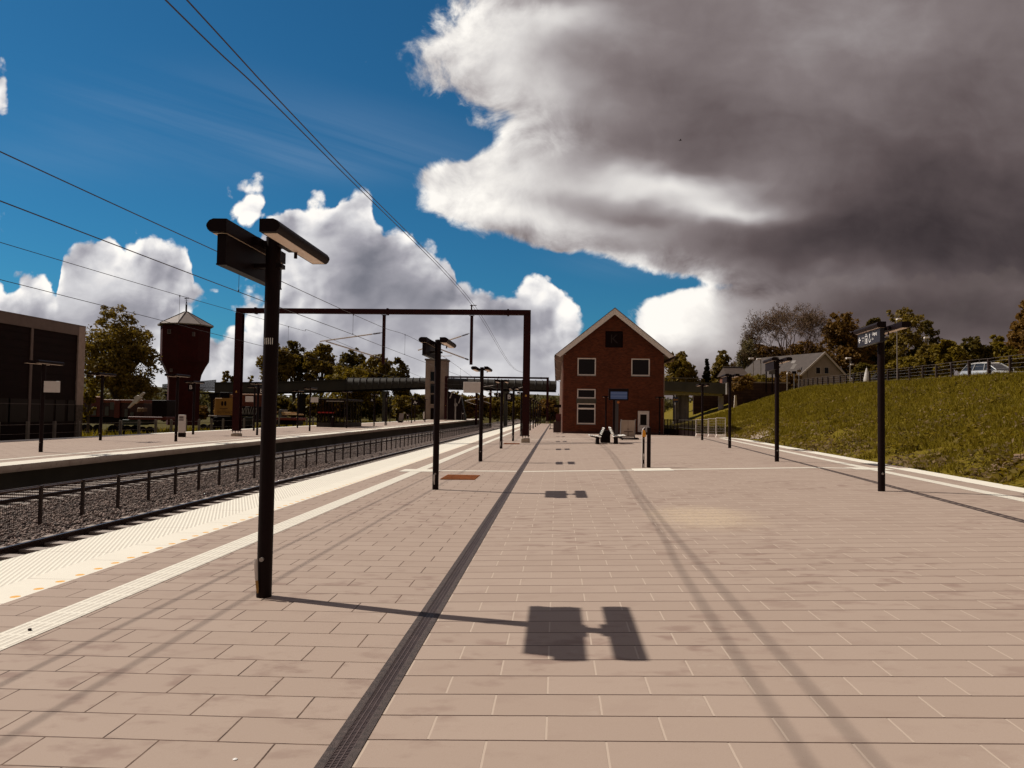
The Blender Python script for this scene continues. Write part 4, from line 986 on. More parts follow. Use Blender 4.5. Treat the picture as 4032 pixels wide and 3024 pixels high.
b = MB(); b.prism([(x0 - .012, z1 + .022), (x0 + .010, z1 + .022), (x0 + .045, z2 + .004), (x0 + .005, z2 - .03)], 'y', -.05, .05); b.build('cap_rim', white_paint, t)
b = MB(); _, a = cp(0, 1215); _, c = cp(0, 1135); b.box(x0 + .012, x0 + .045, -.053, -.0505, a, c); _, a = cp(0, 1520); _, c = cp(0, 1410); b.box(x0 + .018, x0 + .04, -.053, -.0505, a, c); _, a = cp(0, 1300); _, c = cp(0, 1222); b.box(x0 + .02, x0 + .034, -.053, -.0505, a, c); b.build('sticker', white_board, t)
b = MB(); b.cyl(((x0 + x1) / 2, -.05, z0 - .06), ((x0 + x1) / 2, -.056, z0 - .06), .016); b.build('lock', steel, t)
q2 = G(2554, 1841); t = thing('guard_post', 'plain black square post standing right of the yellow card reader', 'post', q2)
_, zt_ = cp(0, 432); b = MB(); b.bbox(-.055, .055, -.06, .06, 0, zt_, .012); b.build('post', black, t); b = MB(); b.bbox(-.075, .02, -.065, .065, zt_ + .002, zt_ + .02, .005); b.build('cap', steel, t)
# machine and frame by the left wall of the building
q = AY(2196, 1693, 70.6); t = thing('ticket_machine', 'dark ticket machine box under a black frame at the left wall of the building', 'ticket machine', (q.x, 70.6, 0))
b = MB(); b.bbox(-.42, .36, -.3, .3, 0, 1.02, .02); b.build('body', mat('machine_dark', (.035, .012, .010), .4), t)
b = MB(); b.box(-.42, -.34, -.05, .05, 1.02, 2.35); b.box(-.42, .36, -.05, .05, 2.35, 2.62); b.build('frame', black, t)
b = MB(); b.box(-.2, .3, .1, .25, 1.02, 1.75); b.build('back_panel', red_dark, t)
q = AY(2183, 1672, 84); t = thing('luggage_rack', 'small black wheeled rack behind the ticket machine', 'rack', (q.x - .1, 84, 0)); b = MB()
for x in (-.35, .35): b.tube([(x, 0, .06), (x, 0, 1.5), (x * .6, 0, 1.65)], .03)
for z in (.4, .8, 1.2): b.tube([(-.35, 0, z), (.35, 0, z)], .02)
b.box(-.5, .4, -.3, .3, .06, .12); b.build('rack_frame', black, t)
for x in (-.4, .3): b = MB(); b.cyl((x, -.3, .05), (x, .3, .05), .05); b.build('wheel', black, t)

# ================================================================= between the building and the bank
# dark railing along the ramp
t = thing('ramp_railing', 'dark mesh railing on a low wall right of the brick building', 'railing', (AY(2618, 1700, 66).x, 66, 0))
q0 = AY(2616, 1700, 70); q1 = AY(2742, 1715, 60.5); d = Vector((q1.x - q0.x, q1.y - q0.y, 0)); n_ = 9
b = MB()
def RP(k, z): p = Vector((q0.x, q0.y, 0)) + d * k; return (p.x - t.location.x, p.y - t.location.y, z + .10 * k)
b.quad(RP(0, -.15), RP(1, -.15), RP(1, .42), RP(0, .60)); b.quad((RP(0, -.15)[0], RP(0, -.15)[1] + .15, -.15), (RP(1, -.15)[0], RP(1, -.15)[1] + .15, -.15), (RP(1, .42)[0], RP(1, .42)[1] + .15, .42), (RP(0, .6)[0], RP(0, .6)[1] + .15, .6)); b.quad(RP(0, .60), RP(1, .42), (RP(1, .42)[0], RP(1, .42)[1] + .15, .52), (RP(0, .6)[0], RP(0, .6)[1] + .15, .6))
b.build('low_wall', sign_black, t)
for k in range(n_ + 1): p = RP(k / n_, 0); b = MB(); b.box(p[0] - .035, p[0] + .035, p[1] - .035, p[1] + .035, -.1, 1.42); b.build('post', black, t)
b = MB(); b.tube([RP(0, 1.36), RP(1, 1.30)], .03); b.tube([RP(0, .75), RP(1, .60)], .02)
for k in range(90): a = RP(k / 90, .6); c = RP(k / 90, 1.33); b.box(a[0] - .008, a[0] + .008, a[1] - .008, a[1] + .008, a[2], c[2])
b.build('bars', mat('railing_bar', (.05, .04, .03), .5), t)
# site fence panels with white barrier feet
for i, (u0, u1, vb, vt) in enumerate([(2740, 2764, 1717, 1653), (2762, 2790, 1717, 1652), (2788, 2820, 1721, 1649), (2819, 2856, 1722, 1646)]):
    Yp = 57.5 + (1.5 - .5 * i); a = AY(u0, vb, Yp); c = AY(u1, vb, Yp); zt2 = AY(u1, vt, Yp).z; zb2 = a.z
    t = thing('site_fence_panel', ['hindmost', 'second', 'third', 'foremost and tallest'][i] + ' wire site fence panel at the end of the right-hand platform', 'fence panel', (a.x, Yp, zg(a.x, 57)), 0, 'wire site fence panels'); w = c.x - a.x; hh = zt2 - t.location.z
    b = MB()
    for x in (0, w): b.tube([(x, 0, 0), (x, 0, hh)], .028, 6)
    b.tube([(0, 0, hh), (w, 0, hh)], .026, 6); b.tube([(0, 0, .2), (w, 0, .2)], .02, 6); b.build('frame', alu, t)
    b = MB()
    for k in range(1, 6): b.box(0, w, -.006, .006, .2 + (hh - .2) * k / 6, .212 + (hh - .2) * k / 6)
    for k in range(1, 6): b.box(w * k / 6, w * k / 6 + .004, -.003, .003, .2, hh)
    b.build('wires', alu, t)
    b = MB(); b.prism([(-.05, 0), (w + .05, 0), (w - .02, .22), (.02, .22)], 'y', -.25, -.03); b.build('barrier_foot', white_paint, t)
# blue sign with orange arrow on a pole
q = AY(2658, 1690, 92); t = thing('direction_sign', 'blue sign with an orange arrow pointing left, on a thin pole', 'sign', (q.x, 92, -.1))
z0, z1 = AY(2658, 1584, 92).z + .1, AY(2658, 1564, 92).z + .1
b = MB(); b.cyl((0, 0, 0), (0, 0, z1 + .3), .05, n=8); b.build('pole', alu, t)
b = MB(); b.box(-.32, .34, -.075, -.055, z0, z1); pl = b.build('panel', mat('sign_blue', (.030, .045, .10), .4), t)
zc = (z0 + z1) / 2; b = MB(); b.add([(-.30, -.078, zc), (-.10, -.078, zc + .24), (-.10, -.078, zc - .24)], [(0, 1, 2)]); b.quad((-.10, -.078, zc - .10), (.32, -.078, zc - .10), (.32, -.078, zc + .10), (-.10, -.078, zc + .10)); b.build('arrow', mat('arrow_orange', (.42, .19, .04), .5), pl, fix=False)

# ================================================================= road bridge behind the building, right
YR = 112.0
rb = thing('road_bridge', 'dark concrete road bridge on round piers right of the brick building', 'bridge', (AY(2600, 1600, YR).x, YR, 0))
def rp(u, v, Y=YR): p = AY(u, v, Y); return p.x - rb.location.x, p.z
b = MB(); xa, z1 = rp(2540, 1498); xb, _ = rp(2872, 1504); _, z0 = rp(2700, 1537); xc, z0b = rp(2872, 1553)
b.prism([(xa, z0 + .05), (xb, z0b), (xb, z1 - .25), (xa, z1)], 'y', 0, .5); b.build('parapet', conc_dark, rb)
b = MB(); b.box(xa, xb + 2, .502, 9, z0 + .3, z1 - .9); b.build('deck', conc_dark, rb)
b = MB(); xs0, _ = rp(2540, 0); xs1, _ = rp(2862, 0); _, zs1 = rp(2780, 1541); _, zs0 = rp(2780, 1556); b.box(xs0, xs1, 2.0, 3.4, zs0, z0 + .29); b.build('crossbeam', mat('beam_lit', (.70, .62, .55), .8, var=.2), rb)  # crossbeam colour raised to carry the reflected sunlight on it
for u in (2685, 2710, 2722, 2861): x, _ = rp(u, 0); b = MB(); b.cyl((x, 2.7, -1), (x, 2.7, zs0 - .002), .50 if u < 2800 else .40, n=16); b.build('pier', conc_grey if u < 2800 else white_paint, rb, True)
b = MB(); x, _ = rp(2675, 0); b.box(x - .15, x + .1, 1.0, 1.3, -1, zs0 - .01); b.build('drain_pipe', black, rb)
b = MB(); b.tube([(xa, .2, z1 + .45), (xb - 4, .2, z1 + .40)], .05)
x = xa
while x < xb - 4: b.cyl((x, .2, z1 - .1), (x, .2, z1 + .45), .03, n=6); x += 2.0
b.build('handrail', mat('handrail', (.07, .05, .035), .5), rb)
ab = thing('stone_abutment', 'dark stone block retaining wall between the road bridge and the grass bank', 'wall', (AY(2880, 1560, 108).x, 108, 0))
x1 = AY(3105, 1520, 108).x - ab.location.x; zt3 = AY(2950, 1508, 108).z
b = MB(); b.box(.0, x1, 0, .8, -1, zt3); b.build('stone_face', stone_wall, ab)
b = MB(); b.box(-.1, x1 + .2, -.06, .9, zt3 + .002, zt3 + .18); b.build('coping', mat('coping_stone', (.22, .17, .15), .85, var=.25), ab)
b = MB(); xa2 = AY(2862, 1560, 108).x - ab.location.x; b.box(xa2, -.01, .1, .8, AY(2870, 1553, 108).z, AY(2870, 1500, 108).z); b.build('bridge_seat', conc_grey, ab)
b = MB(); x = AY(2895, 1600, 107).x - ab.location.x; b.prism([(x - .32, 1.2), (x + .35, 1.0), (x + .12, AY(2895, 1556, 107).z), (x - .10, AY(2895, 1556, 107).z)], 'y', -1.2, -.9); b.build('buttress', coping, ab)
# dim back wall under the bridge
b = MB(); x0 = AY(2730, 1600, 124).x; x1 = AY(2880, 1600, 124).x; b.box(x0, x1, 124, 124.5, -1, 7); o = b.build('retaining_wall', stone_wall); tag(o, 'shadowed back wall under the road bridge', 'wall')

# ================================================================= fence on the crest of the bank
t = thing('crest_fence', 'wire fence with dark wooden posts along the top of the grass bank', 'fence', (0, 0, 0))
tops = []; y = 22.0; post_m = mat('fence_post_wood', (.030, .014, .010), .8, var=.3)
while y < 112:
    x = crestX(y) - .2; z = bankz(x, y); lean = rnd.uniform(-.04, .04)
    b = MB(); b.prism([(x - .085, z - .3), (x + .085, z - .3), (x + .085 + lean, z + 1.12), (x - .085 + lean, z + 1.12)], 'y', y - .06, y + .06); b.build('post', post_m, t)
    tops.append((x + lean, y, z)); y += 2.85
for k, h in enumerate((.22, .47, .72, .97, 1.16)):
    b = MB()
    for p, r in zip(tops, tops[1:]): b.cyl((p[0], p[1] - .07, p[2] + h), (r[0], r[1] - .07, r[2] + h), .014 if k == 4 else .007, n=5, cap=False)
    b.build('wire', mat('fence_wire', (.10, .07, .055), .6) if k == 4 else MATS['fence_wire'] if 'fence_wire' in MATS else steel, t)

# ================================================================= left: the dark shed, water tower, rail machines
XS = -32.0; pe = AX(330, 1500, XS); ys1 = pe.y; zs_t = AX(330, 1288, XS).z; zr = -.75
t = thing('station_shed', 'large dark flat-roofed shed with pale edge frame at the left border', 'building', (XS, ys1, zr)); ys0 = 18.0
shed_m = mat('shed_cladding', (.010, .0028, .002), .6, spec=.1, var=.35, vscale=1.2)
hgt = zs_t - zr
b = MB(); b.box(-14, -.12, ys0 - ys1, -.05, 0, hgt - .10)
k = .3
while k < hgt - .8: b.box(-.119, -.09, ys0 - ys1, -.71, k, k + .44); k += .47
b.build('cladding_wall', shed_m, t)
fr_m = mat('shed_frame', (.15, .105, .088), .75, var=.15, vscale=2)
b = MB(); b.box(-.118, 0, ys0 - ys1, -.72, hgt - .62, hgt); b.box(-14, .02, ys0 - ys1, 0, hgt + .002, hgt + .08); b.build('roof_edge', fr_m, t)
b = MB(); b.box(-.118, .01, -.70, 0, 2.6, hgt - .002); b.build('corner_column', mat('corner_conc', (.34, .25, .21), .8, var=.2), t)
b = MB(); b.box(-.118, .01, -.70, 0, 0, 2.598); b.build('column_foot', mat('sooty_conc', (.09, .065, .05), .9, var=.7, vscale=6), t)
ym = AX(123, 1500, XS).y - ys1; b = MB(); b.box(-.09, -.03, ym - .10, ym + .10, 0, hgt - .63); b.build('joint_cover', fr_m, t)
b = MB(); z = AX(128, 1592, XS).z - zr; b.box(-.10, -.05, ys0 - ys1, -.71, z, z + .05); b.build('ledge', mat('ledge', (.07, .05, .045), .6), t)
for u, w in ((20, .9), (55, .8), (95, .9), (140, .8), (190, 1.1), (240, .9), (285, .8)):
    y = AX(u, 1640, XS).y - ys1; b = MB(); b.box(-.10, -.06, y - w / 2, y + w / 2, 1.5, 2.9); b.build('window', mat('shed_window', (.010, .007, .006), .3, spec=.15), t)

YT = 108.0; qb = AY(718, 1690, YT); base_z = -.8
tw = thing('water_tower', 'octagonal dark red brick water tower with flared head and pale pointed roof', 'tower', (qb.x, YT, base_z))
def tz(v, u=722): return AY(u, v, YT).z - base_z
def tr(w): return w * YT / F / 2 / math.cos(R_(22.5)) * .95
ph = R_(12.1)
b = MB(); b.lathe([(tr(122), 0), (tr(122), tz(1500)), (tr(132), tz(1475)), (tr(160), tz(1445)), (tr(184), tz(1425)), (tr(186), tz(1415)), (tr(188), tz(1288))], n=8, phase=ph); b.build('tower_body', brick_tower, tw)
b = MB(); b.lathe([(tr(112) * .5, tz(1283)), (tr(210), tz(1286)), (tr(212), tz(1282)), (.28, tz(1229))], n=8, phase=ph); b.build('roof', mat('zinc_roof', (.235, .19, .165), .6, .1, var=.2, vscale=.6), tw)
b = MB()
for k in range(8):
    a = ph + k * math.pi / 4
    for a_, r_ in ((a, .055),): b.tube([(math.cos(a_) * tr(210), math.sin(a_) * tr(210), tz(1282) + .05), (math.cos(a_) * .25, math.sin(a_) * .25, tz(1229) + .06)], r_, 5)
b.build('roof_ribs', mat('roof_rib', (.05, .035, .028), .6), tw)
b = MB(); b.cyl((0, 0, tz(1232)), (0, 0, tz(1199)), .13, n=10); b.build('flue', black, tw)
b = MB(); b.cyl((0, 0, tz(1199)), (0, 0, tz(1172)), .035, n=6); b.tube([(-.14, 0, tz(1199)), (-.05, 0, tz(1190)), (0, 0, tz(1185))], .025, 5); b.tube([(.14, 0, tz(1199)), (.05, 0, tz(1190)), (0, 0, tz(1185))], .025, 5)
z = tz(1175); b.box(-.34, .36, -.02, .02, z - .03, z + .03); b.prism([(-.36, z - .02), (-.12, z + .10), (-.12, z - .14)], 'y', -.015, .015); b.box(.16, .36, -.015, .015, z - .02, z + .13); z = tz(1184); b.box(-.26, .26, -.02, .02, z - .02, z + .02); b.build('weather_vane', black, tw)
for du, v0, v1, w in ((-20, 1306, 1322, 13), (66, 1313, 1328, 9), (-18, 1455, 1467, 10)):
    cx = du * YT / F; rr_ = tr(186) if v0 < 1400 else tr(142); zz0, zz1 = tz(v1), tz(v0)
    yy = -math.sqrt(max(.1, (rr_ * .96) ** 2 - cx ** 2)) - .06; w_ = w * YT / F / 2
    b = MB(); b.box(cx - w_, cx - w_ + .07, yy - .05, yy + .4, zz0, zz1); b.box(cx + w_ - .07, cx + w_, yy - .05, yy + .4, zz0, zz1); b.box(cx - .03, cx + .03, yy - .05, yy + .4, zz0, zz1); b.box(cx - w_, cx + w_, yy - .05, yy + .4, zz0 - .06, zz0); w__ = b.build('window', mat('tower_frame', (.16, .12, .11), .6), tw)
    b = MB(); b.box(cx - w_ + .07, cx + w_ - .07, yy + .02, yy + .3, zz0, zz1); b.build('pane', sign_black, w__)

def PY(Y): return lambda u, v: AY(u, v, Y)
# concrete-post fence behind the far platform
t = thing('concrete_post_fence', 'row of short concrete posts with wire behind the far platform', 'fence', (-29, 38, -.75)); cp_m = mat('fence_post_concrete', (.17, .14, .115), .85, var=.25)
for k in range(34):
    y = -9.4 + 2.2 * k; b = MB(); b.bbox(-.075, .075, y - .075, y + .075, 0, 1.62, .01); b.build('post', cp_m, t)
for z in (.45, .95, 1.45): b = MB(); b.box(-.006, .006, -9.4, 63.2, z - .006, z + .006); b.build('wire', steel, t)
# red maintenance railcar with white crane jib
YM = 66.0; S_ = PY(YM); red = mat('faded_shaded_red', (.095, .012, .005), .55, var=.3, vscale=2); org = mat('faded_shaded_orange', (.15, .032, .009), .55, var=.25, vscale=2)  # red and orange darkened to hold the trees' shade in the colour
o0 = S_(330, 1690); t = thing('maintenance_railcar', 'dark red railcar with small windows beside the shed', 'railcar', (o0.x, YM, -.75))
def rel(u, v): p = S_(u, v); return p.x - o0.x, p.z + .75
def mbox(nm, u0, u1, v0, v1, y0, y1, m, par): (x0, z1), (x1, _) = rel(u0, v0), rel(u1, v0); z0 = rel(u0, v1)[1]; b = MB(); b.bbox(x0, x1, y0, y1, z0, z1, .04); return b.build(nm, m, par)
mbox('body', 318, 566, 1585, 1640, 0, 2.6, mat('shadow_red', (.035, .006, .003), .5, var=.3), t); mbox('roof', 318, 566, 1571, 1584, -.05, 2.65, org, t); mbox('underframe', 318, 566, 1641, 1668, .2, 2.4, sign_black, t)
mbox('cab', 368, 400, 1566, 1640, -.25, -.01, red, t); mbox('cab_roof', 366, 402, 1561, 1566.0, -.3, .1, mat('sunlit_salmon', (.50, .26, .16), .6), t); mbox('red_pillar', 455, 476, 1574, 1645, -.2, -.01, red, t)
for u0, u1, v0, v1 in ((371, 387, 1600, 1636), (435, 452, 1582, 1613), (492, 505, 1610, 1642), (514, 528, 1622, 1640), (415, 430, 1600, 1636)): mbox('window', u0, u1, v0, v1, -.30 if u0 < 400 else -.06, -.27 if u0 < 400 else -.02, mat('dusty_glass', (.075, .072, .06), .4, var=.3), t)
for u in (345, 395, 490, 545): x, _ = rel(u, 0); b = MB(); b.cyl((x, .5, .42), (x, .7, .42), .42, n=14); b.cyl((x, 1.9, .42), (x, 2.1, .42), .42, n=14); b.build('wheel', sign_black, t)
t = thing('crane_wagon', 'low red flat wagon carrying a folded white crane jib', 'wagon', (S_(560, 1690).x, YM - 1.5, -.75))
YC = YM - 1.5; o0 = AY(560, 1690, YC)
def rel(u, v): p = AY(u, v, YC); return p.x - o0.x, p.z + .75
mbox('deck', 540, 690, 1640, 1652, 0, 2.4, red, t); mbox('green_tank', 515, 585, 1652, 1674, .1, 1.6, mat('green_grey', (.035, .045, .036), .6), t); mbox('winch_house', 625, 685, 1575, 1640, .4, 2.2, sign_black, t); mbox('tan_crate', 569, 584, 1606, 1622, .3, 1.0, mat('tan_crate', (.22, .13, .07), .7), t); mbox('tan_crate', 586, 594, 1606, 1621, .3, 1.0, MATS['tan_crate'], t)
a, c = rel(543, 1606), rel(603, 1546); b = MB(); d = Vector((c[0] - a[0], 0, c[1] - a[1])); n_ = Vector((-d.z, 0, d.x)).normalized()
def jp(k, w): p = Vector((a[0], 0, a[1])) + d * k + n_ * w; return (p.x, p.z)
b.prism([jp(0, -.06), jp(.35, -.10), jp(.36, -.20), jp(.75, -.20), jp(.76, -.10), jp(1, -.06), jp(1, .06), jp(.72, .10), jp(.70, .24), jp(.52, .30), jp(.5, .16), jp(.3, .10), jp(0, .05)], 'y', -.1, .2); b.build('crane_jib', mat('jib_white', (.68, .62, .55), .5, var=.1), t)
for u in (560, 595, 645, 675): x, _ = rel(u, 0); b = MB(); b.cyl((x, .3, .4), (x, .5, .4), .40, n=14); b.build('wheel', sign_black, t)
# yellow rail crane with lettering
YK = 78.0; o0 = AY(842, 1690, YK)
def rel(u, v): p = AY(u, v, YK); return p.x - o0.x, p.z + .75
t = thing('rail_crane', 'yellow rail crane with black oval vents and lettering behind the red gantry column', 'rail crane', (o0.x, YK, -.75)); yel = mat('crane_yellow', (.40, .19, .032), .55, var=.12, vscale=1.5)
mbox('counterweight', 846, 940, 1567, 1634, 0, 3.0, yel, t); mbox('cab', 864, 901, 1544, 1568, .1, 2, sign_black, t); mbox('cab_side', 902, 912, 1552, 1566.5, .1, 2, mat('tan_panel', (.26, .12, .035), .6), t)
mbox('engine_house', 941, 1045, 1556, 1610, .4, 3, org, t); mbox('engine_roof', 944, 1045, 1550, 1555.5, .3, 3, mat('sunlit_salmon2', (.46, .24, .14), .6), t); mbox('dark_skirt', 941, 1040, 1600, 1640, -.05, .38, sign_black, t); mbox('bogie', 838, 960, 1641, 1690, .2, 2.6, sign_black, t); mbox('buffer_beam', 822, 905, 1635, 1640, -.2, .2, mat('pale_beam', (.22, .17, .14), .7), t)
b = MB()
for u in (875, 887):
    x, z = rel(u, 1589); n = 18; b.add([(x + .125 * math.cos(2 * math.pi * k / n), -.005, z + .27 * math.sin(2 * math.pi * k / n)) for k in range(n)], [tuple(range(n))])
b.build('oval_vent', sign_black, t, fix=False)
b = MB(); x, z = rel(881, 1624); b.text('GOTTWALD', .30, Matrix.Translation((x + .12, -.006, z)) @ Matrix.Rotation(R_(90), 4, 'X') @ Matrix.Diagonal((1.0, 1.15, 1, 1)))
x, z = rel(881, 1608); b.box(x - .45, x + .42, -.006, -.003, z - .03, z + .03); x, z = rel(881, 1614); b.box(x - .22, x + .2, -.006, -.003, z - .025, z + .02); b.build('lettering', mat('letter_brown', (.045, .018, .006), .6), t, fix=False)
b = MB()
for k in range(7): x, z = rel(845, 1572 + 9 * k); b.prism([(x - .02, z), (x + .02, z + .0), (x - .13, z - .22), (x - .17, z - .20)], 'y', -.03, .02)
b.build('stripe_edge', mat('stripe', (.16, .07, .02), .6), t)
b = MB(); rr = random.Random(5)
for k in range(13):
    x0, z0 = rel(946 + k * 5.6, 1632); x1, z1 = rel(944 + k * 5.6 + rr.uniform(-4, 7), 1602 + rr.uniform(-2, 6)); b.tube([(x0, -.06, z0), ((x0 + x1) / 2 + rr.uniform(-.1, .1), -.06, (z0 + z1) / 2), (x1, -.06, z1)], .035, 4)
b.build('graffiti', mat('graffiti_grey', (.30, .27, .24), .7), t)
for u in (850, 880, 930, 990, 1030): x, _ = rel(u, 0); b = MB(); b.cyl((x, .15, .42), (x, .4, .42), .42, n=14); b.build('wheel', sign_black, t)
o0 = AY(1070, 1690, YK)
t = thing('flat_wagon', 'orange flat wagon loaded with yellow planks', 'wagon', (o0.x, YK, -.75))
mbox('deck', 1050, 1176, 1644, 1653, 0, 2.5, mat('wagon_orange', (.20, .028, .008), .6), t); mbox('planks', 1100, 1142, 1622, 1628, .2, 2, mat('plank_yellow', (.50, .30, .12), .7), t); mbox('planks', 1108, 1172, 1629, 1634, .1, 2, MATS['plank_yellow'], t); mbox('planks', 1050, 1090, 1619, 1626, .2, 2, MATS['plank_yellow'], t); mbox('bulkhead', 1094, 1107, 1612, 1643, .2, 2, mat('grey_panel', (.13, .125, .11), .6), t)
mbox('underframe', 1060, 1170, 1654, 1672, .4, 2, sign_black, t)
for u in (1075, 1095, 1140, 1160): x, _ = rel(u, 0); b = MB(); b.cyl((x, .3, .4), (x, .5, .4), .40, n=14); b.build('wheel', sign_black, t)

# ================================================================= things on the far platform
q = GF(717, 1721); t = thing('info_pillar', 'white information pillar with dark foot on the far platform', 'pillar', q); Yq = q.y
def rel(u, v): p = AY(u, v, Yq); return p.x - q.x, p.z - q.z
x0, z1 = rel(706, 1633); x1, z0 = rel(728, 1704)
b = MB(); b.bbox(x0, x1, -.1, .1, z0, z1, .015); b.build('panel', white_board, t); b = MB(); b.box(x0 + .01, x1 + .02, -.1, .1, 0, z0 - .002); b.build('foot', black, t)
b = MB(); b.box(x0 + .05, x1 - .06, -.104, -.1005, z1 - .22, z1 - .09); b.box(x0 + .04, x1 - .05, -.104, -.1005, z1 - .34, z1 - .26); b.build('notice', mat('notice_grey', (.16, .13, .125), .6), t)
# glass shelter
A, B_, C = GF(1246, 1681), GF(1355, 1683.5), GF(1421, 1677)
t = thing('glass_shelter', 'dark framed glass waiting shelter with a red stripe on the far platform', 'shelter', A)
ex = (B_ - A); ey = (C - B_); ey = Vector((0, 1, 0)) * max(ey.y, 3.0) + Vector((ey.x * .0, 0, 0)); 
wx_ = AY(1355, 1680, A.y).x - A.x; wd = 6.4; hS = AY(1300, 1572, A.y).z - A.z
glass_s = bpy.data.materials.new('shelter_glass'); glass_s.use_nodes = True; N = NT(glass_s.node_tree); tb = N.node('ShaderNodeBsdfTransparent'); tb.inputs[0].default_value = (.66, .62, .50, 1); gl = N.node('ShaderNodeBsdfGlossy'); gl.inputs['Roughness'].default_value = .05; gl.inputs[0].default_value = (.6, .6, .6, 1); mx = N.node('ShaderNodeMixShader'); mx.inputs[0].default_value = .05; N.l.new(tb.outputs[0], mx.inputs[1]); N.l.new(gl.outputs[0], mx.inputs[2]); N.l.new(mx.outputs[0], N.n['Material Output'].inputs[0])
zw = .42
b = MB(); b.box(0, wx_, 0, .12, 0, zw); b.box(wx_ - .12, wx_, .121, wd, 0, zw); b.box(0, wx_ - .121, wd - .12, wd, 0, zw); b.box(0, .12, .121, wd - .121, 0, zw); b.build('plinth', mat('shelter_plinth', (.030, .022, .016), .8, var=.5), t)
b = MB()
for k in range(8): x = .04 + (wx_ - .08) * k / 7; b.box(x - .035, x + .035, .02, .09, zw + .001, hS - .12)
for k in range(7): y = .15 + (wd - .25) * k / 6; b.box(wx_ - .09, wx_ - .02, y - .04, y + .04, zw + .001, hS - .12); b.box(.02, .09, y - .04, y + .04, zw + .001, hS - .12)
b.build('frame', black, t)
b = MB(); b.box(.02, wx_ - .02, .05, .056, zw, hS - .12); b.box(wx_ - .056, wx_ - .05, .1, wd - .1, zw, hS - .12); b.box(.05, .056, .1, wd - .1, zw, hS - .12); b.build('glazing', glass_s, t)
zr_ = AY(1300, 1624.5, A.y).z - A.z; b = MB(); b.box(.05, wx_ * .62, .040, .046, zr_ - .06, zr_ + .06); b.build('red_stripe', mat('stripe_red', (.30, .010, .006), .6), t)
b = MB(); b.bbox(-.12, wx_ + .12, -.12, wd + .12, hS - .12, hS + .06, .03); b.build('roof', black, t)
b = MB(); b.box(.9, 2.7 if wx_ > 3 else wx_ - .1, -.02, .015, hS - .22, hS - .14); b.build('light_strip', mat('strip_pale', (.34, .30, .27), .5), t)
q = GF(1287, 1684); b = MB(); t = thing('platform_bin', 'dark bin with pale knob in front of the glass shelter', 'bin', (q.x, A.y - .45, q.z)); b.bbox(-.14, .14, -.14, .14, 0, .95, .02); b.build('body', black, t); b = MB(); b.lathe([(.001, .95), (.06, .96), (.07, 1.02), (.001, 1.08)], n=10); b.build('knob', white_board, t, True)
# timetable frame
q0, q1 = GF(1516.7, 1675), GF(1555, 1672.5); t = thing('timetable_frame', 'rounded black frame with a grey panel on two posts beyond the shelter', 'notice frame', q0); w = q1.x - q0.x; hh = AY(1530, 1547.5, q0.y).z - q0.z; Yq = q0.y
b = MB(); b.tube([(0, 0, 0), (0, 0, hh - .15), (.04, 0, hh - .04), (.15, 0, hh), (w - .1, 0, hh)], .07, 8); b.tube([(w, 0, 0), (w, 0, hh - .6)], .05, 8); b.build('frame', black, t, True)
z0 = AY(1540, 1580, Yq).z - q0.z; z1 = AY(1540, 1567, Yq).z - q0.z; b = MB(); b.box(w * .28, w * .95, -.04, .02, z0, z1); b.build('panel', mat('panel_grey', (.15, .125, .11), .6), t)
b = MB(); b.box(w * .1, w * 1.1, .0, .1, z1 + .02, hh - .1); b.build('box_sign', sign_black, t)
# trolley
q = GF(1572, 1664); t = thing('luggage_trolley', 'grey luggage trolley with upright panel on the far platform', 'trolley', q); Yq = q.y
def rel(u, v): p = AY(u, v, Yq); return p.x - q.x, p.z - q.z
x0, z1 = rel(1570, 1627); x1, z0 = rel(1590, 1655); b = MB(); b.prism([(x0, z0), (x1 - .1, z0), (x1, z1 - .1), (x1 - .05, z1), (x0 + .12, z1)], 'y', -.05, .05); b.build('panel', mat('trolley_grey', (.22, .185, .165), .7, var=.2), t)
x1, _ = rel(1622, 0); b = MB(); b.box(x0 - .1, x1, -.4, .4, .14, .26); b.build('deck', black, t)
for x in (x0 + .1, x1 - .2): b = MB(); b.cyl((x, -.42, .1), (x, .42, .1), .10, n=10); b.build('wheel', black, t)
b = MB(); b.tube([(x0 - .06, 0, .2), (x0 - .02, 0, 1.5)], .03); b.build('handle', black, t)
# A sign with arrow
q = GF(1633, 1660); t = thing('letter_a_sign', 'black sign with letter A and an arrow on a post before the lift tower', 'sign', q); b = MB(); b.cyl((0, 0, 0), (0, 0, 3.3), .08, n=10); b.build('post', black, t, True); Yq = q.y
p0, p1 = AY(1620, 1595, Yq), AY(1655, 1575.5, Yq); letter_sign(t, 'A', p0.x - q.x, p1.x - q.x, p0.z - q.z, p1.z - q.z, .75, True)
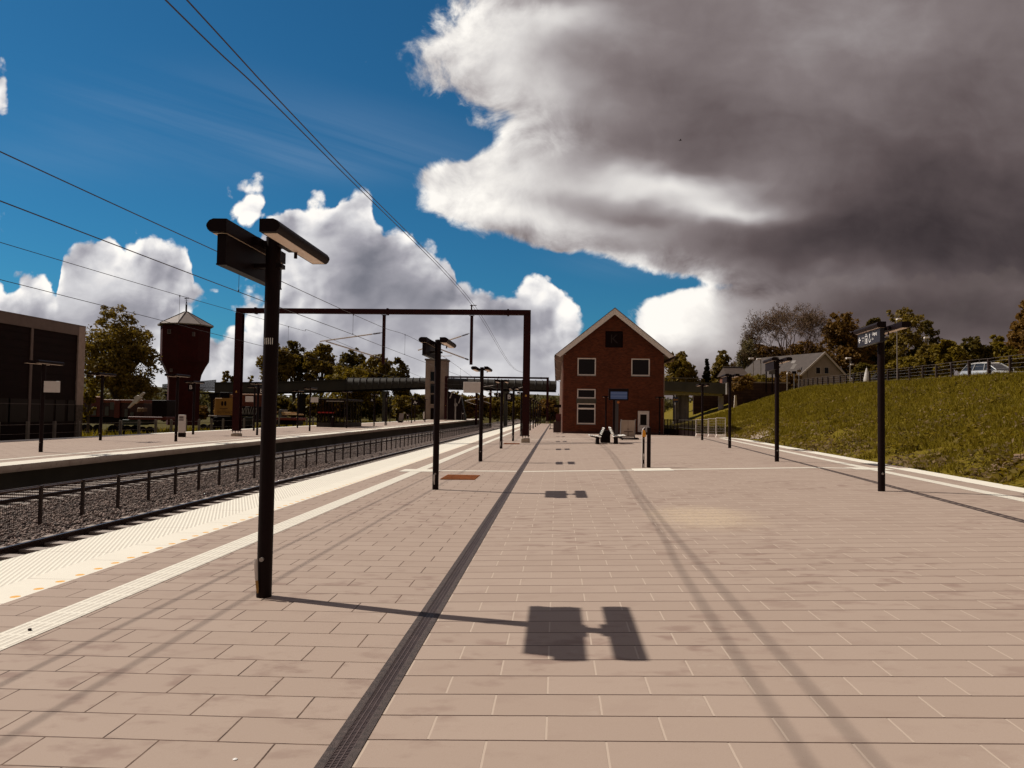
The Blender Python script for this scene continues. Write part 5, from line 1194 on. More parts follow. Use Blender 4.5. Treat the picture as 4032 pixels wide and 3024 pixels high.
# stop sign with S
q = GF(1794, 1655); Yq = q.y; t = thing('s_stop_sign', 'grey six-sided sign with a black letter S on a thin post', 'sign', q)
zc = AY(1795, 1594, Yq).z - q.z; hr = 5.8 * Yq / F
b = MB(); b.cyl((0, 0, 0), (0, 0, zc - .3), .05, n=8); b.build('post', steel, t, True)
b = MB(); b.prism([(-hr, zc - hr * .6), (0, zc - hr * 1.2), (hr, zc - hr * .6), (hr, zc + hr * .7), (0, zc + hr * 1.5), (-hr, zc + hr * .7)], 'y', -.06, -.03); f_ = b.build('panel', mat('sign_pale', (.30, .26, .24), .6), t)
b = MB(); b.text('S', .62, Matrix.Translation((0, -.063, zc + .03)) @ Matrix.Rotation(R_(90), 4, 'X') @ Matrix.Diagonal((1.15, 1, 1, 1))); b.build('letter', sign_black, f_, fix=False)
for u, v, lab in ((1822, 1655, 'low black marker board with a pale dot right of the S sign'), (1605, 1662, 'low black marker board with a pale dot beside the luggage trolley')):
    q = GF(u, v); Yq = q.y; k = Yq / F; t = thing('marker_board', lab, 'marker', q, 0, 'low platform end markers'); b = MB(); b.box(-5 * k, -4 * k, -.05, .05, 0, 34 * k); b.box(4 * k, 5 * k, -.05, .05, 0, 34 * k); b.build('legs', mat('leg_grey', (.16, .13, .12), .6), t); b = MB(); b.box(-4 * k, 4 * k, -.04, .04, 12 * k, 33 * k); b.build('board', sign_black, t); b = MB(); b.cyl((0, -.045, 27 * k), (0, -.05, 27 * k), 2.2 * k, n=12); b.build('dot', white_board, t)
q = GF(1669, 1655); t = thing('info_pillar', 'small white pillar at the foot of the concrete lift tower', 'pillar', q); b = MB(); b.bbox(-.10, .10, -.12, .12, .25, 1.45, .015); b.build('panel', white_board, t); b = MB(); b.box(-.1, .1, -.1, .1, 0, .248); b.build('foot', black, t)

# ================================================================= covered footbridge, lift tower, stairs
YFb = 142.0
q = GF(1716, 1653); YL = YFb - 2.5
lt = thing('lift_tower', 'tall pale concrete lift tower with a column of dark windows', 'lift tower', (AY(1716, 1653, YL).x, YL, .2))
def rel(u, v, Y=YL): p = AY(u, v, Y); return p.x - lt.location.x, p.z - lt.location.z
x0, zt_ = rel(1676, 1419); x1, _ = rel(1757, 1419); xm, _ = rel(1741, 1419)
b = MB(); b.prism([(x0, 0), (x1, .6), (x1, 3.9), (x0 + .3, 3.9)], 'z', -.1, zt_); b.build('shaft', mat('shaft_concrete', (.30, .22, .175), .85, var=.22, vscale=.9), lt)
b = MB(); b.prism([(x0 - .15, -.2), (x1 + .15, .4), (x1 + .15, 4.1), (x0 + .1, 4.1)], 'z', zt_ + .002, zt_ + .34); b.build('roof_cap', mat('cap_metal', (.15, .115, .095), .5, .3), lt)
for v0, v1 in ((1464, 1502), (1512, 1548), (1555, 1591), (1607, 1652)):
    xa, z1 = rel(1696, v0); xb, z0 = rel(1709, v1); b = MB(); b.box(xa, xb, -.05, .4, z0, z1); b.build('window' if v0 < 1600 else 'lift_door', glass_dark, lt)
    b = MB(); b.box(xa - .06, xb + .06, -.07, .3, z0 - .16, z0 - .002); b.build('sill', mat('sill_pale', (.33, .25, .2), .8), lt)
fb = thing('covered_footbridge', 'long dark covered footbridge crossing behind the tracks', 'footbridge', (AY(1400, 1520, YFb).x, YFb, 0))
def F_(u, v): p = AY(u, v, YFb); return p.x - fb.location.x, p.z
tube_m = mat('footbridge_cladding', (.030, .023, .014), .6, var=.35, vscale=.4); seg = [(846, 1508, 1547), (1100, 1506, 1544), (1360, 1496, 1537)]
def shell(name, pts, y0, y1, m, curved=False):
    b = MB()
    for (u0, t0, b0), (u1, t1, b1) in zip(pts, pts[1:]):
        xa, za = F_(u0, t0); xb, zb_ = F_(u1, t1); _, la = F_(u0, b0); _, lb = F_(u1, b1)
        b.add([(xa, y0, la), (xb, y0, lb), (xb, y0, zb_), (xa, y0, za), (xa, y1, la), (xb, y1, lb), (xb, y1, zb_), (xa, y1, za)], [(0, 1, 2, 3), (7, 6, 5, 4), (3, 2, 6, 7), (4, 5, 1, 0), (0, 3, 7, 4), (1, 5, 6, 2)])
    return b.build(name, m, fb)
shell('wall', seg, 0, 3, tube_m)
shell('roof', [(846, 1505, 1507.8), (1100, 1503, 1505.8), (1362, 1493, 1495.8)], -.3, 3.3, mat('footbridge_roof', (.040, .031, .022), .5, .2))
def tunnel(name, u0, u1, vt0, vt1, vb0, vb1, nrib):
    b = MB(); n = 8; xs = []; V = []; Fq = []
    for j, (u, vt, vb) in enumerate(((u0, vt0, vb0), (u1, vt1, vb1))):
        x, zt2 = F_(u, vt); _, zb2 = F_(u, vb); zh = zb2 + (zt2 - zb2) * .48
        for k in range(n + 1):
            a = math.pi * .5 * k / n; V.append((x, 1.5 - 1.6 * math.cos(a) - .2, zh + (zt2 - zh) * math.sin(a)))
        V.append((x, -.3, zb2)); V.append((x, 3.2, zb2)); V.append((x, 3.2, zt2))
    m_ = n + 4
    b.add(V, [(k, (k + 1), m_ + (k + 1), m_ + k) for k in range(n)] + [(n + 1, 0, m_, m_ + n + 1), (n + 2, n + 1, m_ + n + 1, m_ + n + 2), (n, n + 3, m_ + n + 3, m_ + n), (n + 3, n + 2, m_ + n + 2, m_ + n + 3)])
    b.build(name, tube_m, fb)
    b = MB()
    for r in range(nrib + 1):
        t_ = r / nrib; u = u0 + (u1 - u0) * t_; x, zt2 = F_(u, vt0 + (vt1 - vt0) * t_); _, zb2 = F_(u, vb0 + (vb1 - vb0) * t_); zh = zb2 + (zt2 - zb2) * .48
        b.tube([(x, -.34, zb2 + .05)] + [(x, 1.5 - 1.66 * math.cos(math.pi * .5 * k / 6) - .2, zh + (zt2 - zh) * math.sin(math.pi * .5 * k / 6) + .03) for k in range(7)], .09, 5)
    b.build('rib', mat('rib_dark', (.022, .016, .012), .6), fb)
tunnel('arched_section', 1364, 1676, 1487, 1486.5, 1536, 1525, 12)
tunnel('arched_section', 1757, 2190, 1487, 1499, 1526, 1537, 16)
b = MB()
for (u0, v0), (u1, v1) in zip([(640, 1541), (846, 1547), (1100, 1544), (1364, 1537), (1676, 1526)], [(846, 1547), (1100, 1544), (1364, 1537), (1676, 1526), (2190, 1538)]):
    xa, za = F_(u0, v0); xb, zb_ = F_(u1, v1); b.add([(xa, .2, za - .25), (xb, .2, zb_ - .25), (xb, .2, zb_ - .003), (xa, .2, za - .003), (xa, 2.8, za - .25), (xb, 2.8, zb_ - .25), (xb, 2.8, zb_ - .003), (xa, 2.8, za - .003)], [(0, 1, 2, 3), (7, 6, 5, 4), (3, 2, 6, 7), (4, 5, 1, 0), (0, 3, 7, 4), (1, 5, 6, 2)])
b.build('deck_beam', sign_black, fb)
# open left end with a tall railing
b = MB(); k = 0
for i in range(96):
    u = 636 + 210 * i / 95; x, z0 = F_(u, 1532 + (u - 640) * .04); _, z1 = F_(u, 1501 - (u - 770) * .085); b.box(x - .035, x + .035, .3, .36, z0, z1)
for dv in (0, 12): xa, za = F_(636, 1532 - dv); xb, zb_ = F_(846, 1540 - dv); b.tube([(xa, .3, za), (xb, .3, zb_)], .05, 5)
b.build('tall_railing', mat('railing_dark', (.035, .022, .018), .5), fb)
for u, w in ((834, 10), (660, 10), (1010, 9), (1180, 9), (1510, 7), (1990, 7)):
    x, zt2 = F_(u, 1545 if u < 1300 else 1534); r = w * YFb / F
    b = MB(); b.prism([(x - r, -1), (x + r, -1), (x + r, zt2 - 1.1), (x + r * 2.2, zt2 - .26), (x - r * 2.2, zt2 - .26), (x - r, zt2 - 1.1)], 'y', .6, 2.4); b.build('pier', sign_black if u < 1300 else conc_dark, fb)
stt = thing('footbridge_stairs', 'dark stair flight with pale sloping handrails beside the lift tower', 'stairs', (AY(1800, 1655, 138).x, 138, .2))
def rel(u, v): p = AY(u, v, 138); return p.x - stt.location.x, p.z - .2
b = MB(); xa, za = rel(1762, 1540); xb, zb_ = rel(1832, 1655); xc, _ = rel(1762, 1655); b.prism([(xc, 0), (xb, 0), (xb, .3), rel(1815, 1560), (xa, za)], 'y', 0, 2); b.build('stair_flight', sign_black, stt)
for (u0, v0), (u1, v1) in (((1782, 1541), (1772, 1568)), ((1821, 1547), (1806, 1588))): b = MB(); b.tube([(rel(u0, v0)[0], -.1, rel(u0, v0)[1]), (rel(u1, v1)[0], -.1, rel(u1, v1)[1])], .10, 6); b.build('handrail', mat('handrail_pale', (.38, .33, .29), .5, .2), stt)
for u, v in ((1788, 1628), (1822, 1570)): b = MB(); xa, _ = rel(u, 0); b.box(xa - .12, xa + .12, -.2, -.05, 0, rel(u, v)[1]); b.build('post', mat('stair_post', (.14, .115, .10), .7), stt)
# single masts along the line further off
MN = ['red-brown line mast right of the lift tower, left of the big blank board', 'taller red-brown line mast below the big blank board', 'red-brown line mast left of the figure 2 sign', 'red-brown line mast behind the letter B sign', 'farthest red-brown line mast, left of the near gantry column']
for (u, vt, vb), lb in zip(((1842, 1563, 1640), (1874.5, 1545, 1656), (1930, 1534, 1661), (1992, 1560, 1648), (2020, 1570, 1648)), MN):
    Y = {1842: 190, 1874.5: 150, 1930: 140, 1992: 185, 2020: 215}[u]; p0, p1 = AY(u, vb, Y), AY(u, vt, Y); t = thing('line_mast', lb, 'mast', (p0.x, Y, -.7), 0, 'red line masts')
    w = 4.2 * Y / F; b = MB(); b.box(-w, w, -w, w, 0, p1.z + .7); b.build('mast', brown, t)
    b = MB(); z = p1.z + .7; z_ = z - (z * .28); b.tube([(0, -.3, z_ + .6), (-2.3, -.3, z_ + .1)], .06, 5); b.tube([(0, -.3, z_ - .7), (-2.3, -.3, z_ + .05)], .05, 5); b.build('bracket', alu, t)

# ================================================================= houses, car and lamps on the raised ground
YHs = 118.0
def HP(u, v): return AY(u, v, YHs)
p0 = HP(3062, 1545); gz = 6.0
h_ = thing('grey_house', 'grey rendered gable house with two small windows and white verge boards above the bank', 'house', (p0.x, YHs, gz))
def rel(u, v): p = HP(u, v); return p.x - p0.x, p.z - gz
xl, ze = rel(3125, 1504); xr, ze2 = rel(3350, 1503); xa, za = rel(3246, 1392); gw = mat('grey_render', (.27, .205, .17), .85, var=.12, vscale=1.5)
DL = 13.0; sk = -.50                                                     # the ridge runs back to the left
b = MB()
def SK(x, y, z): return (x + sk * y, y, z)
def skprism(b, poly, y0, y1):
    n = len(poly); b.add([SK(x, y0, z) for x, z in poly] + [SK(x, y1, z) for x, z in poly], [tuple(range(n)), tuple(range(2 * n - 1, n - 1, -1))] + [((i + 1) % n, i, n + i, n + (i + 1) % n) for i in range(n)])
skprism(b, [(xl, -1), (xr, -1), (xr, ze), (xa, za), (xl, ze)], 0, DL); b.build('wall', gw, h_)
hr_m = mat('house_roof', (.060, .042, .034), .8, var=.3, vscale=1.2)
b = MB(); k = (za - ze) / (xa - xl)
skprism(b, [(xa, za + .02), (xa, za + .20), (xl - .75, ze - .75 * k + .20), (xl - .75, ze - .75 * k + .02)], -.25, DL + .3); skprism(b, [(xa, za + .02), (xa, za + .20), (xr + .75, ze2 - .75 * k + .20), (xr + .75, ze2 - .75 * k + .02)], -.25, DL + .3); b.build('roof', hr_m, h_)
b = MB()
for s, xe in ((-1, xl), (1, xr)): b.prism([(xa, za + .26), (xe + s * .78, ze - .78 * k + .26), (xe + s * .78, ze - .78 * k - .10), (xa, za - .12)], 'y', -.42, -.26)
b.build('verge_board', mat('verge_white', (.46, .38, .33), .6, var=.1), h_)
for u0, u1, v0, v1 in ((3211, 3231, 1445, 1471), (3244, 3264, 1445, 1471)):
    (xa_, z1), (xb_, z0) = rel(u0, v0), rel(u1, v1); b = MB(); b.box(xa_, xa_ + .08, -.06, .05, z0, z1); b.box(xb_ - .08, xb_, -.06, .05, z0, z1); b.box(xa_ + .08, xb_ - .08, -.06, .05, z1 - .08, z1); b.box(xa_ - .1, xb_ + .1, -.10, .05, z0 - .12, z0); w_ = b.build('window', mat('house_window', (.36, .29, .25), .6), h_)
    b = MB(); b.box(xa_ + .08, xb_ - .08, -.03, -.01, z0, z1 - .08); b.build('pane', glass_dark, w_)
x, z = rel(3130, 1390); b = MB(); b.box(x - .32, x + .32, 8.5, 9.2, z - 2.8, z); b.build('chimney', mat('chimney_dark', (.05, .028, .022), .9), h_)
for (u0, v0), (u1, v1) in (((3118, 1460), (3143, 1440)), ((3121, 1437), (3140, 1425))): 
    a, c = rel(u0, v0), rel(u1, v1); b = MB(); b.add([(a[0], 1.0, a[1] + .35), (a[0] + .55, 1.0, a[1] + .35), (c[0] + .3, 1.6, c[1] + .35), (c[0] - .25, 1.6, c[1] + .35)], [(0, 1, 2, 3)]); b.build('skylight', mat('skylight_frame', (.42, .38, .35), .35), h_)
x, z1 = rel(3182, 1458); b = MB(); b.cyl((x, -.1, -1), (x, -.1, z1), .06, n=6); b.build('downpipe', mat('pipe_pale', (.28, .22, .19), .6), h_)
# thatched and dark-roofed houses
def simple_house(u0, u1, vr, ve, vb, Y, roofm, wallm, label, hip=.18, z0=4.5):
    p = AY(u0, vb, Y); t = thing('village_house', label, 'house', (p.x, Y, z0)); x1 = AY(u1, vb, Y).x - p.x; zr2 = AY((u0 + u1) / 2, vr, Y).z - z0; ze2 = AY((u0 + u1) / 2, ve, Y).z - z0
    b = MB(); b.box(.4, x1 - .4, .5, 6.5, -1, ze2 + .05); b.build('wall', wallm, t)
    h2 = x1 * hip; b = MB(); b.add([(0, 0, ze2), (x1, 0, ze2), (x1, 7, ze2), (0, 7, ze2), (h2, 3.5, zr2), (x1 - h2, 3.5, zr2)], [(0, 1, 5, 4), (1, 2, 5), (2, 3, 4, 5), (3, 0, 4), (3, 2, 1, 0)]); b.build('roof', roofm, t)
    b = MB(); b.tube([(h2, 3.5, zr2 + .05), (x1 - h2, 3.5, zr2 + .05)], .16, 6); b.build('ridge', mat('ridge_dark', (.03, .018, .014), .9), t)
    for k in (.3, .6): b = MB(); b.box(x1 * k, x1 * k + .8, .44, .52, max(.2, ze2 - 1.5), ze2 - .4); b.build('window', glass_dark, t)
    return t
thatch = mat('thatch', (.055, .034, .024), .95, var=.4, vscale=2, bump=.7, bscale=14)
simple_house(2858, 2952, 1443, 1478, 1500, 125, thatch, mat('house_brick', (.15, .05, .025), .9, var=.3), 'dark thatched house behind the road bridge', .08, 5.0)
simple_house(2925, 3030, 1436, 1500, 1510, 135, hr_m, gw, 'grey-roofed house between the thatched house and the grey gable house', .35, 5.0)
# street lamps
LB = ['street lamp left of the third platform lamp, the left one of a pair', 'street lamp left of the third platform lamp, the right one of a pair', 'short street lamp with white head before the grey house', 'street lamp with two heads at the right corner of the grey house', 'tall pale street lamp rising behind the exit sign', 'street lamp half hidden in the golden bushes']
for (u, vt, vb, Y, side), lb in zip(((2965, 1412, 1505, 118, -1), (2995, 1414, 1505, 116, -1), (3100, 1470, 1525, 100, 0), (3348, 1411, 1505, 86, -1), (3533, 1257, 1495, 70, 1), (3656, 1330, 1440, 95, -1)), LB):
    p1, p0 = AY(u, vt, Y), AY(u, vb, Y); t = thing('street_lamp', lb, 'street lamp', (p0.x, Y, p0.z - .4), 0, 'street lamps on the raised ground'); hh = p1.z - p0.z + .4; k = Y / F
    b = MB(); b.cyl((0, 0, 0), (0, 0, hh), 2.6 * k, 1.9 * k, n=8); b.build('pole', mat('lamp_pole', (.26, .21, .17), .5, .3), t, True)
    b = MB(); b.bbox(min(0, side * 14 * k) - 2 * k, max(0, side * 14 * k) + 2 * k, -.16, .16, hh - 3 * k, hh + 3 * k, 1.2 * k); b.build('lamp_head', white_paint, t)
    if u == 3348: b = MB(); b.bbox(0, 12 * k, -.16, .16, hh - 26 * k, hh - 21 * k, 1.0 * k); b.build('lamp_head', white_paint, t)
# small signs by the houses
for u, v, lb in ((3127, 1466, 'small dark road sign on a pole in front of the grey house roof'), (3146, 1461, 'small tan sign on a pole next to the dark road sign')):
    Y = 104; p = AY(u, v, Y); z0 = 5.6; t = thing('road_sign', lb, 'sign', (p.x, Y, z0)); b = MB(); b.cyl((0, 0, 0), (0, 0, p.z - z0), .05, n=6); b.build('pole', steel, t); b = MB(); b.box(-.28, .28, -.07, -.03, p.z - z0 - .18, p.z - z0 + .16); b.build('panel', sign_black if u < 3140 else mat('tan_sign', (.20, .13, .07), .6), t)
for u, v, lb in ((3024, 1463, 'dark sign frame left of the third platform lamp'),):
    Y = 108; p = AY(u, v, Y); t = thing('road_sign', lb, 'sign', (p.x, Y, 5.3)); b = MB(); b.cyl((-.25, 0, 0), (-.25, 0, p.z - 5.3), .1, n=6); b.cyl((.6, 0, 0), (.6, 0, p.z - 5.3), .1, n=6); b.build('pole', black, t); b = MB(); b.box(.1, 1.1, -.1, 0, p.z - 5.7, p.z - 4.7); b.build('panel', mat('pale_sign', (.12, .10, .10), .6), t)

def car(loc, rz, label, paint, s=1.0):
    t = thing('parked_car', label, 'car', loc, rz, 'cars parked above the bank')
    def sec(x, w, zs):                                   # one cross section: list of (half width, height)
        return [(x, -w_, z) for w_, z in zs] + [(x, w_, z) for w_, z in reversed(zs)]
    rows = [(-2.28, [(.62, .34), (.78, .50), (.80, .72), (.70, .95)]), (-2.12, [(.70, .26), (.85, .50), (.86, .80), (.74, 1.02)]), (-1.6, [(.76, .22), (.89, .50), (.90, .84), (.80, 1.00)]), (-.4, [(.78, .22), (.90, .50), (.91, .84), (.82, .96)]),
            (.75, [(.78, .22), (.90, .50), (.90, .82), (.78, .94)]), (1.35, [(.76, .24), (.88, .50), (.87, .76), (.72, .86)]), (1.95, [(.70, .26), (.82, .48), (.80, .66), (.62, .76)]), (2.22, [(.52, .32), (.66, .46), (.64, .58), (.48, .66)])]
    b = MB(); n = 8; V = []
    for x, zs in rows: V += sec(x, 0, zs)
    Fq = [(j * n + i, j * n + (i + 1) % n, (j + 1) * n + (i + 1) % n, (j + 1) * n + i) for j in range(len(rows) - 1) for i in range(n)] + [tuple(range(n - 1, -1, -1)), tuple(range((len(rows) - 1) * n, len(rows) * n))]
    b.add(V, Fq); body = b.build('body', paint, t, True)
    cab = [(-2.10, .72, 1.02), (-1.75, .60, 1.42), (-.9, .58, 1.50), (.10, .57, 1.46), (.95, .70, .95)]
    b = MB(); V = []
    for x, w, z in cab: zz_ = .95 if x > -1.9 else 1.0; V += [(x, -.76, zz_ - .02), (x, -w, z), (x, w, z), (x, .76, zz_ - .02)]
    b.add(V, [(j * 4 + i, j * 4 + (i + 1) % 4, (j + 1) * 4 + (i + 1) % 4, (j + 1) * 4 + i) for j in range(4) for i in range(4)] + [(3, 2, 1, 0), (16, 17, 18, 19)]); b.build('windows', mat('car_glass', (.030, .028, .028), .08, spec=.6), t)
    b = MB()
    for sy in (-1, 1):
        for pts in ([(-2.1, .745, 1.03), (-1.75, .615, 1.43), (-.9, .595, 1.51), (.10, .585, 1.47), (1.0, .72, .95)], [(-1.05, .80, .97), (-.98, .595, 1.50)], [(-.02, .80, .96), (-.12, .59, 1.49)]): b.tube([(x, sy * w, z) for x, w, z in pts], .036, 6)
    b.add([(-1.75, -.60, 1.435), (-.9, -.58, 1.515), (.10, -.57, 1.475), (.10, .57, 1.475), (-.9, .58, 1.515), (-1.75, .60, 1.435)], [(0, 1, 4, 5), (1, 2, 3, 4)]); b.build('roof_frame', paint, t)
    for sy in (-1, 1): b = MB(); b.tube([(-1.5, sy * .5, 1.50), (-.9, sy * .5, 1.57), (0, sy * .5, 1.53)], .025, 6); b.build('roof_rail', alu, t)
    for sy in (-1, 1):
        b = MB(); b.lathe([(.001, -.1), (.10, -.06), (.12, 0), (.10, .06), (.001, .1)], (.62, sy * .98, 1.02), 8); b.build('mirror', paint, t, True)
        b = MB(); b.bbox(1.90, 2.17, sy * .62 - .13, sy * .62 + .13, .52, .66, .03); b.build('headlight', mat('headlight', (.75, .72, .68), .15, spec=.8), t)
        for x in (-1.35, 1.4): b = MB(); b.cyl((x, sy * .74, .31), (x, sy * .92, .31), .31, n=18); w_ = b.build('wheel', sign_black, t); b = MB(); b.cyl((x, sy * .921, .31), (x, sy * .935, .31), .20, n=14); b.build('rim', alu, w_)
    b = MB(); b.box(2.16, 2.235, -.40, .40, .46, .56); b.build('grille', sign_black, t)
    return t
silver = mat('silver_paint', (.46, .45, .44), .28, .35, spec=.6)
pc_ = AY(3912, 1480, 56.0); car((pc_.x, 56.0, AY(3912, 1428, 56.0).z - 1.53), R_(-76), 'silver estate car parked behind the crest fence at the right border', silver)
pc_ = AY(3520, 1510, 84.0); car((pc_.x, 84.0, bankz(pc_.x, 84.0) - .25), R_(-10), 'dark car whose roof just shows over the grass crest', mat('dark_paint', (.02, .015, .015), .2, spec=.6))
q = AY(3413, 1500, 80); t = thing('garden_parasol', 'small closed white parasol behind the crest fence right of the grey house', 'parasol', (q.x, 80, bankz(q.x, 80))); b = MB(); b.lathe([(.30, .2), (.34, .5), (.20, 1.2), (.05, 1.7)], n=10); b.build('cloth', white_board, t, True); b = MB(); b.cyl((0, 0, 0), (0, 0, 1.85), .03, n=6); b.build('pole', steel, t)
# bird
d = ray(1470 * 4032 / 2212, 303 * 4032 / 2212); pb = Vector((0, 0, H)) + Vector(d) * (90 / d[1])
t = thing('bird', 'small dark bird gliding in front of the big storm cloud', 'bird', pb); b = MB()
b.lathe([(.001, -.16), (.035, -.1), (.05, 0), (.035, .1), (.001, .17)], n=8); b.v = [(z, y, x) for x, y, z in b.v]
b.add([(-.06, 0, .02), (.06, 0, .02), (.02, -.22, .10), (-.05, -.40, .02), (-.08, -.2, .07)], [(0, 1, 2, 3, 4)]); b.add([(-.06, 0, .02), (.06, 0, .02), (.02, .22, .10), (-.05, .40, .02), (-.08, .2, .07)], [(0, 1, 2, 3, 4)])
b.add([(-.15, -.05, .0), (-.15, .05, 0), (-.28, .04, .01), (-.28, -.04, .01)], [(0, 1, 2, 3)]); b.build('body', sign_black, t)

# ================================================================= trees and plants
def leaves(rs, centres, radii, per, size, flat=.35, up=.5):
    n = len(centres) * per; C_ = np.repeat(np.asarray(centres), per, 0); Rr = np.repeat(np.asarray(radii), per, 0)
    d = rs.randn(n, 3); d /= np.linalg.norm(d, axis=1)[:, None]
    P_ = C_ + d * Rr * (rs.rand(n, 1) ** .45) * np.array([1, 1, .75])
    nrm = d * .6 + rs.randn(n, 3) * .7 + np.array([0, 0, up]); nrm /= np.linalg.norm(nrm, axis=1)[:, None]
    t = np.cross(nrm, rs.randn(n, 3)); t /= np.linalg.norm(t, axis=1)[:, None]; b = np.cross(nrm, t)
    s = size * rs.uniform(.55, 1.35, (n, 1)); w = s * rs.uniform(.45, .8, (n, 1)); bend = nrm * s * .25
    V = np.stack([P_ - t * s, P_ - b * w + bend * 0, P_ + t * s - bend, P_ + b * w], 1)
    return V.reshape(-1, 3), (np.arange(n)[:, None] * 4 + np.arange(4)[None])
def crown_centres(rs, lobes, n):
    vol = np.array([l[3] * l[4] * l[5] for l in lobes]) ** .67; out = []; rad = []
    for l, k in zip(lobes, np.maximum(3, (n * vol / vol.sum()).astype(int))):
        d = rs.randn(k, 3); d /= np.linalg.norm(d, axis=1)[:, None]; d[:, 2] = np.where(d[:, 2] < -.55, -d[:, 2] * .5, d[:, 2])
        r = rs.uniform(.35, 1.0, (k, 1)) ** .5
        out.append(np.array(l[:3]) + d * r * np.array(l[3:6])); rad.append(np.full((k, 1), 1.0) * min(l[3:6]) * rs.uniform(.22, .42, (k, 1)))
    return np.concatenate(out), np.concatenate(rad)
def tree(u, vt, w, Y, label, lm, z0, seed, lobes=7, n=150, per=34, leaf=None, cat='tree', name='tree', trunk=True, low=.16, hang=0.0, shape=None):
    rs = np.random.RandomState(seed); p = AY(u, vt, Y); k = Y / F; hgt = p.z - z0; rw = w * k / 2
    t = thing(name, label, cat, (p.x, Y, z0))
    zc0 = hgt * low; lb = []
    if shape == 'cone':
        for i in range(9): f = i / 8; lb.append((0, 0, zc0 + (hgt - zc0) * f * .96, rw * (1 - f) * .9 + .12, rw * (1 - f) * .9 + .12, hgt * .09))
    else:
        lb.append((0, 0, zc0 + (hgt - zc0) * .50, rw * .80, rw * .76, (hgt - zc0) * .46))
        for i in range(lobes):
            a = 2 * math.pi * i / lobes + rs.uniform(-.4, .4); f = rs.uniform(.28, .80); rr_ = rw * (.58 if f < .6 else .44) * rs.uniform(.85, 1.1); s = rw * rs.uniform(.42, .60)
            lb.append((math.cos(a) * rr_, math.sin(a) * rr_, zc0 + (hgt - zc0) * f, s, s, s * .85))
        lb.append((rs.uniform(-.2, .2) * rw, 0, hgt - rw * .36, rw * .42, rw * .40, rw * .38))
    if shape == 'cone':
        f = rs.rand(n * 2) ** 1.25; a = rs.rand(n * 2) * 6.283; rr_ = rw * (1 - f) ** .85 * (.35 + .65 * rs.rand(n * 2)) * (1 + .18 * np.sin(f * 60))
        C_ = np.stack([np.cos(a) * rr_, np.sin(a) * rr_, zc0 + (hgt - zc0) * f * .98 - rr_ * .18], 1); Rd = (.10 * rw + .22 * rw * (1 - f))[:, None]
    else: C_, Rd = crown_centres(rs, lb, int(n * 1.35))
    C_[:, 2] = np.minimum(C_[:, 2], hgt - Rd[:, 0] * .4)
    V, Fq = leaves(rs, C_, Rd, per, leaf or max(.15, 6.0 * k), up=.5)
    if hang: V[:, 2] -= hang * rs.rand(len(V) // 4).repeat(4)
    np_obj('crown', V, Fq, lm, t)
    if trunk:
        b = MB(); r0 = max(.12, hgt * .022); b.tube([(0, 0, -.4), (.05, 0, hgt * .2), (-.08, .05, hgt * .45), (.05, 0, hgt * .82)], [r0 * 1.3, r0, r0 * .7, r0 * .2], 8)
        for l in lb[1:1 + lobes]:
            if shape == 'cone': break
            zb_ = hgt * rs.uniform(.18, .4); b.tube([(0, 0, zb_), (l[0] * .5, l[1] * .5, zb_ + (l[2] - zb_) * .65), (l[0], l[1], l[2] + l[5] * .3)], [r0 * .55, r0 * .35, r0 * .1], 6)
        b.build('trunk', bark, t, True)
    return t
tree(478, 1202, 330, 72, 'broad olive tree between the dark shed and the water tower', leaf_olive, -.8, 11, 13, 420, 40, low=.02)
tree(352, 1490, 70, 62, 'small bush at the right corner of the dark shed', leaf_gold, -.8, 12, 4, 40, 30, cat='bush', name='bush', low=.02)
TL = [(1085, 1352, 170, 165, leaf_olive, 'dark round tree showing on both sides of the near lamp post'), (1165, 1343, 190, 172, leaf_dark, 'tallest dark tree behind the covered footbridge'), (1270, 1352, 170, 168, leaf_olive, 'round tree left of the hanging gantry tube'), (1378, 1370, 170, 172, leaf_dark, 'tree just right of centre in the group behind the footbridge'), (1480, 1392, 160, 168, leaf_olive, 'tree behind the gantry hanging tube'), (1570, 1410, 110, 165, leaf_dark, 'rightmost dark tree of the group behind the footbridge')]
for i, (u, vt, w, Y, lm, lb) in enumerate(TL): tree(u, vt, w, Y, lb, lm, -.8, 20 + i, 7, 170, 34)
tree(1390, 1438, 250, 150, 'wide pale green bush rising over the footbridge roof', leaf_gold, -.8, 30, 8, 170, 32, cat='bush', name='bush', low=.1)
tree(893, 1456, 62, 150, 'small tree between the water tower and the gantry column', leaf_olive, -.8, 31, 5, 60, 30); tree(985, 1478, 60, 150, 'thin treetop just right of the red gantry column', leaf_gold, -.8, 32, 5, 40, 18)
UB = [(1100, 1556, 130), (1215, 1560, 150), (1330, 1566, 150), (1470, 1572, 160), (1590, 1560, 120), (900, 1580, 110), (1650, 1550, 110), (1790, 1546, 130), (1880, 1554, 120), (1960, 1562, 130), (2050, 1560, 120), (2150, 1575, 110), (600, 1600, 120), (430, 1600, 130), (780, 1600, 90)]
UN = ['right of the near lamp post', 'left of the glass shelter', 'behind the glass shelter', 'behind the timetable frame', 'left of the lift tower', 'behind the yellow rail crane', 'touching the left edge of the lift tower', 'behind the stair flight', 'below the big blank board', 'behind the figure 2 sign', 'behind the letter B sign', 'in the gap beside the brick building', 'behind the crane jib', 'behind the maintenance railcar', 'at the foot of the water tower']
for i, ((u, vt, w), lb) in enumerate(zip(UB, UN)): tree(u, vt, w, 185 if u > 1600 else (128 if u < 1000 else 158), 'dark undergrowth bush ' + lb, [leaf_dark, leaf_olive, leaf_brown][i % 3] if u < 1700 else [leaf_olive, leaf_gold, leaf_brown][i % 3], -.8, 40 + i, 7, 120, 30, cat='bush', name='bush', trunk=False, low=.0)
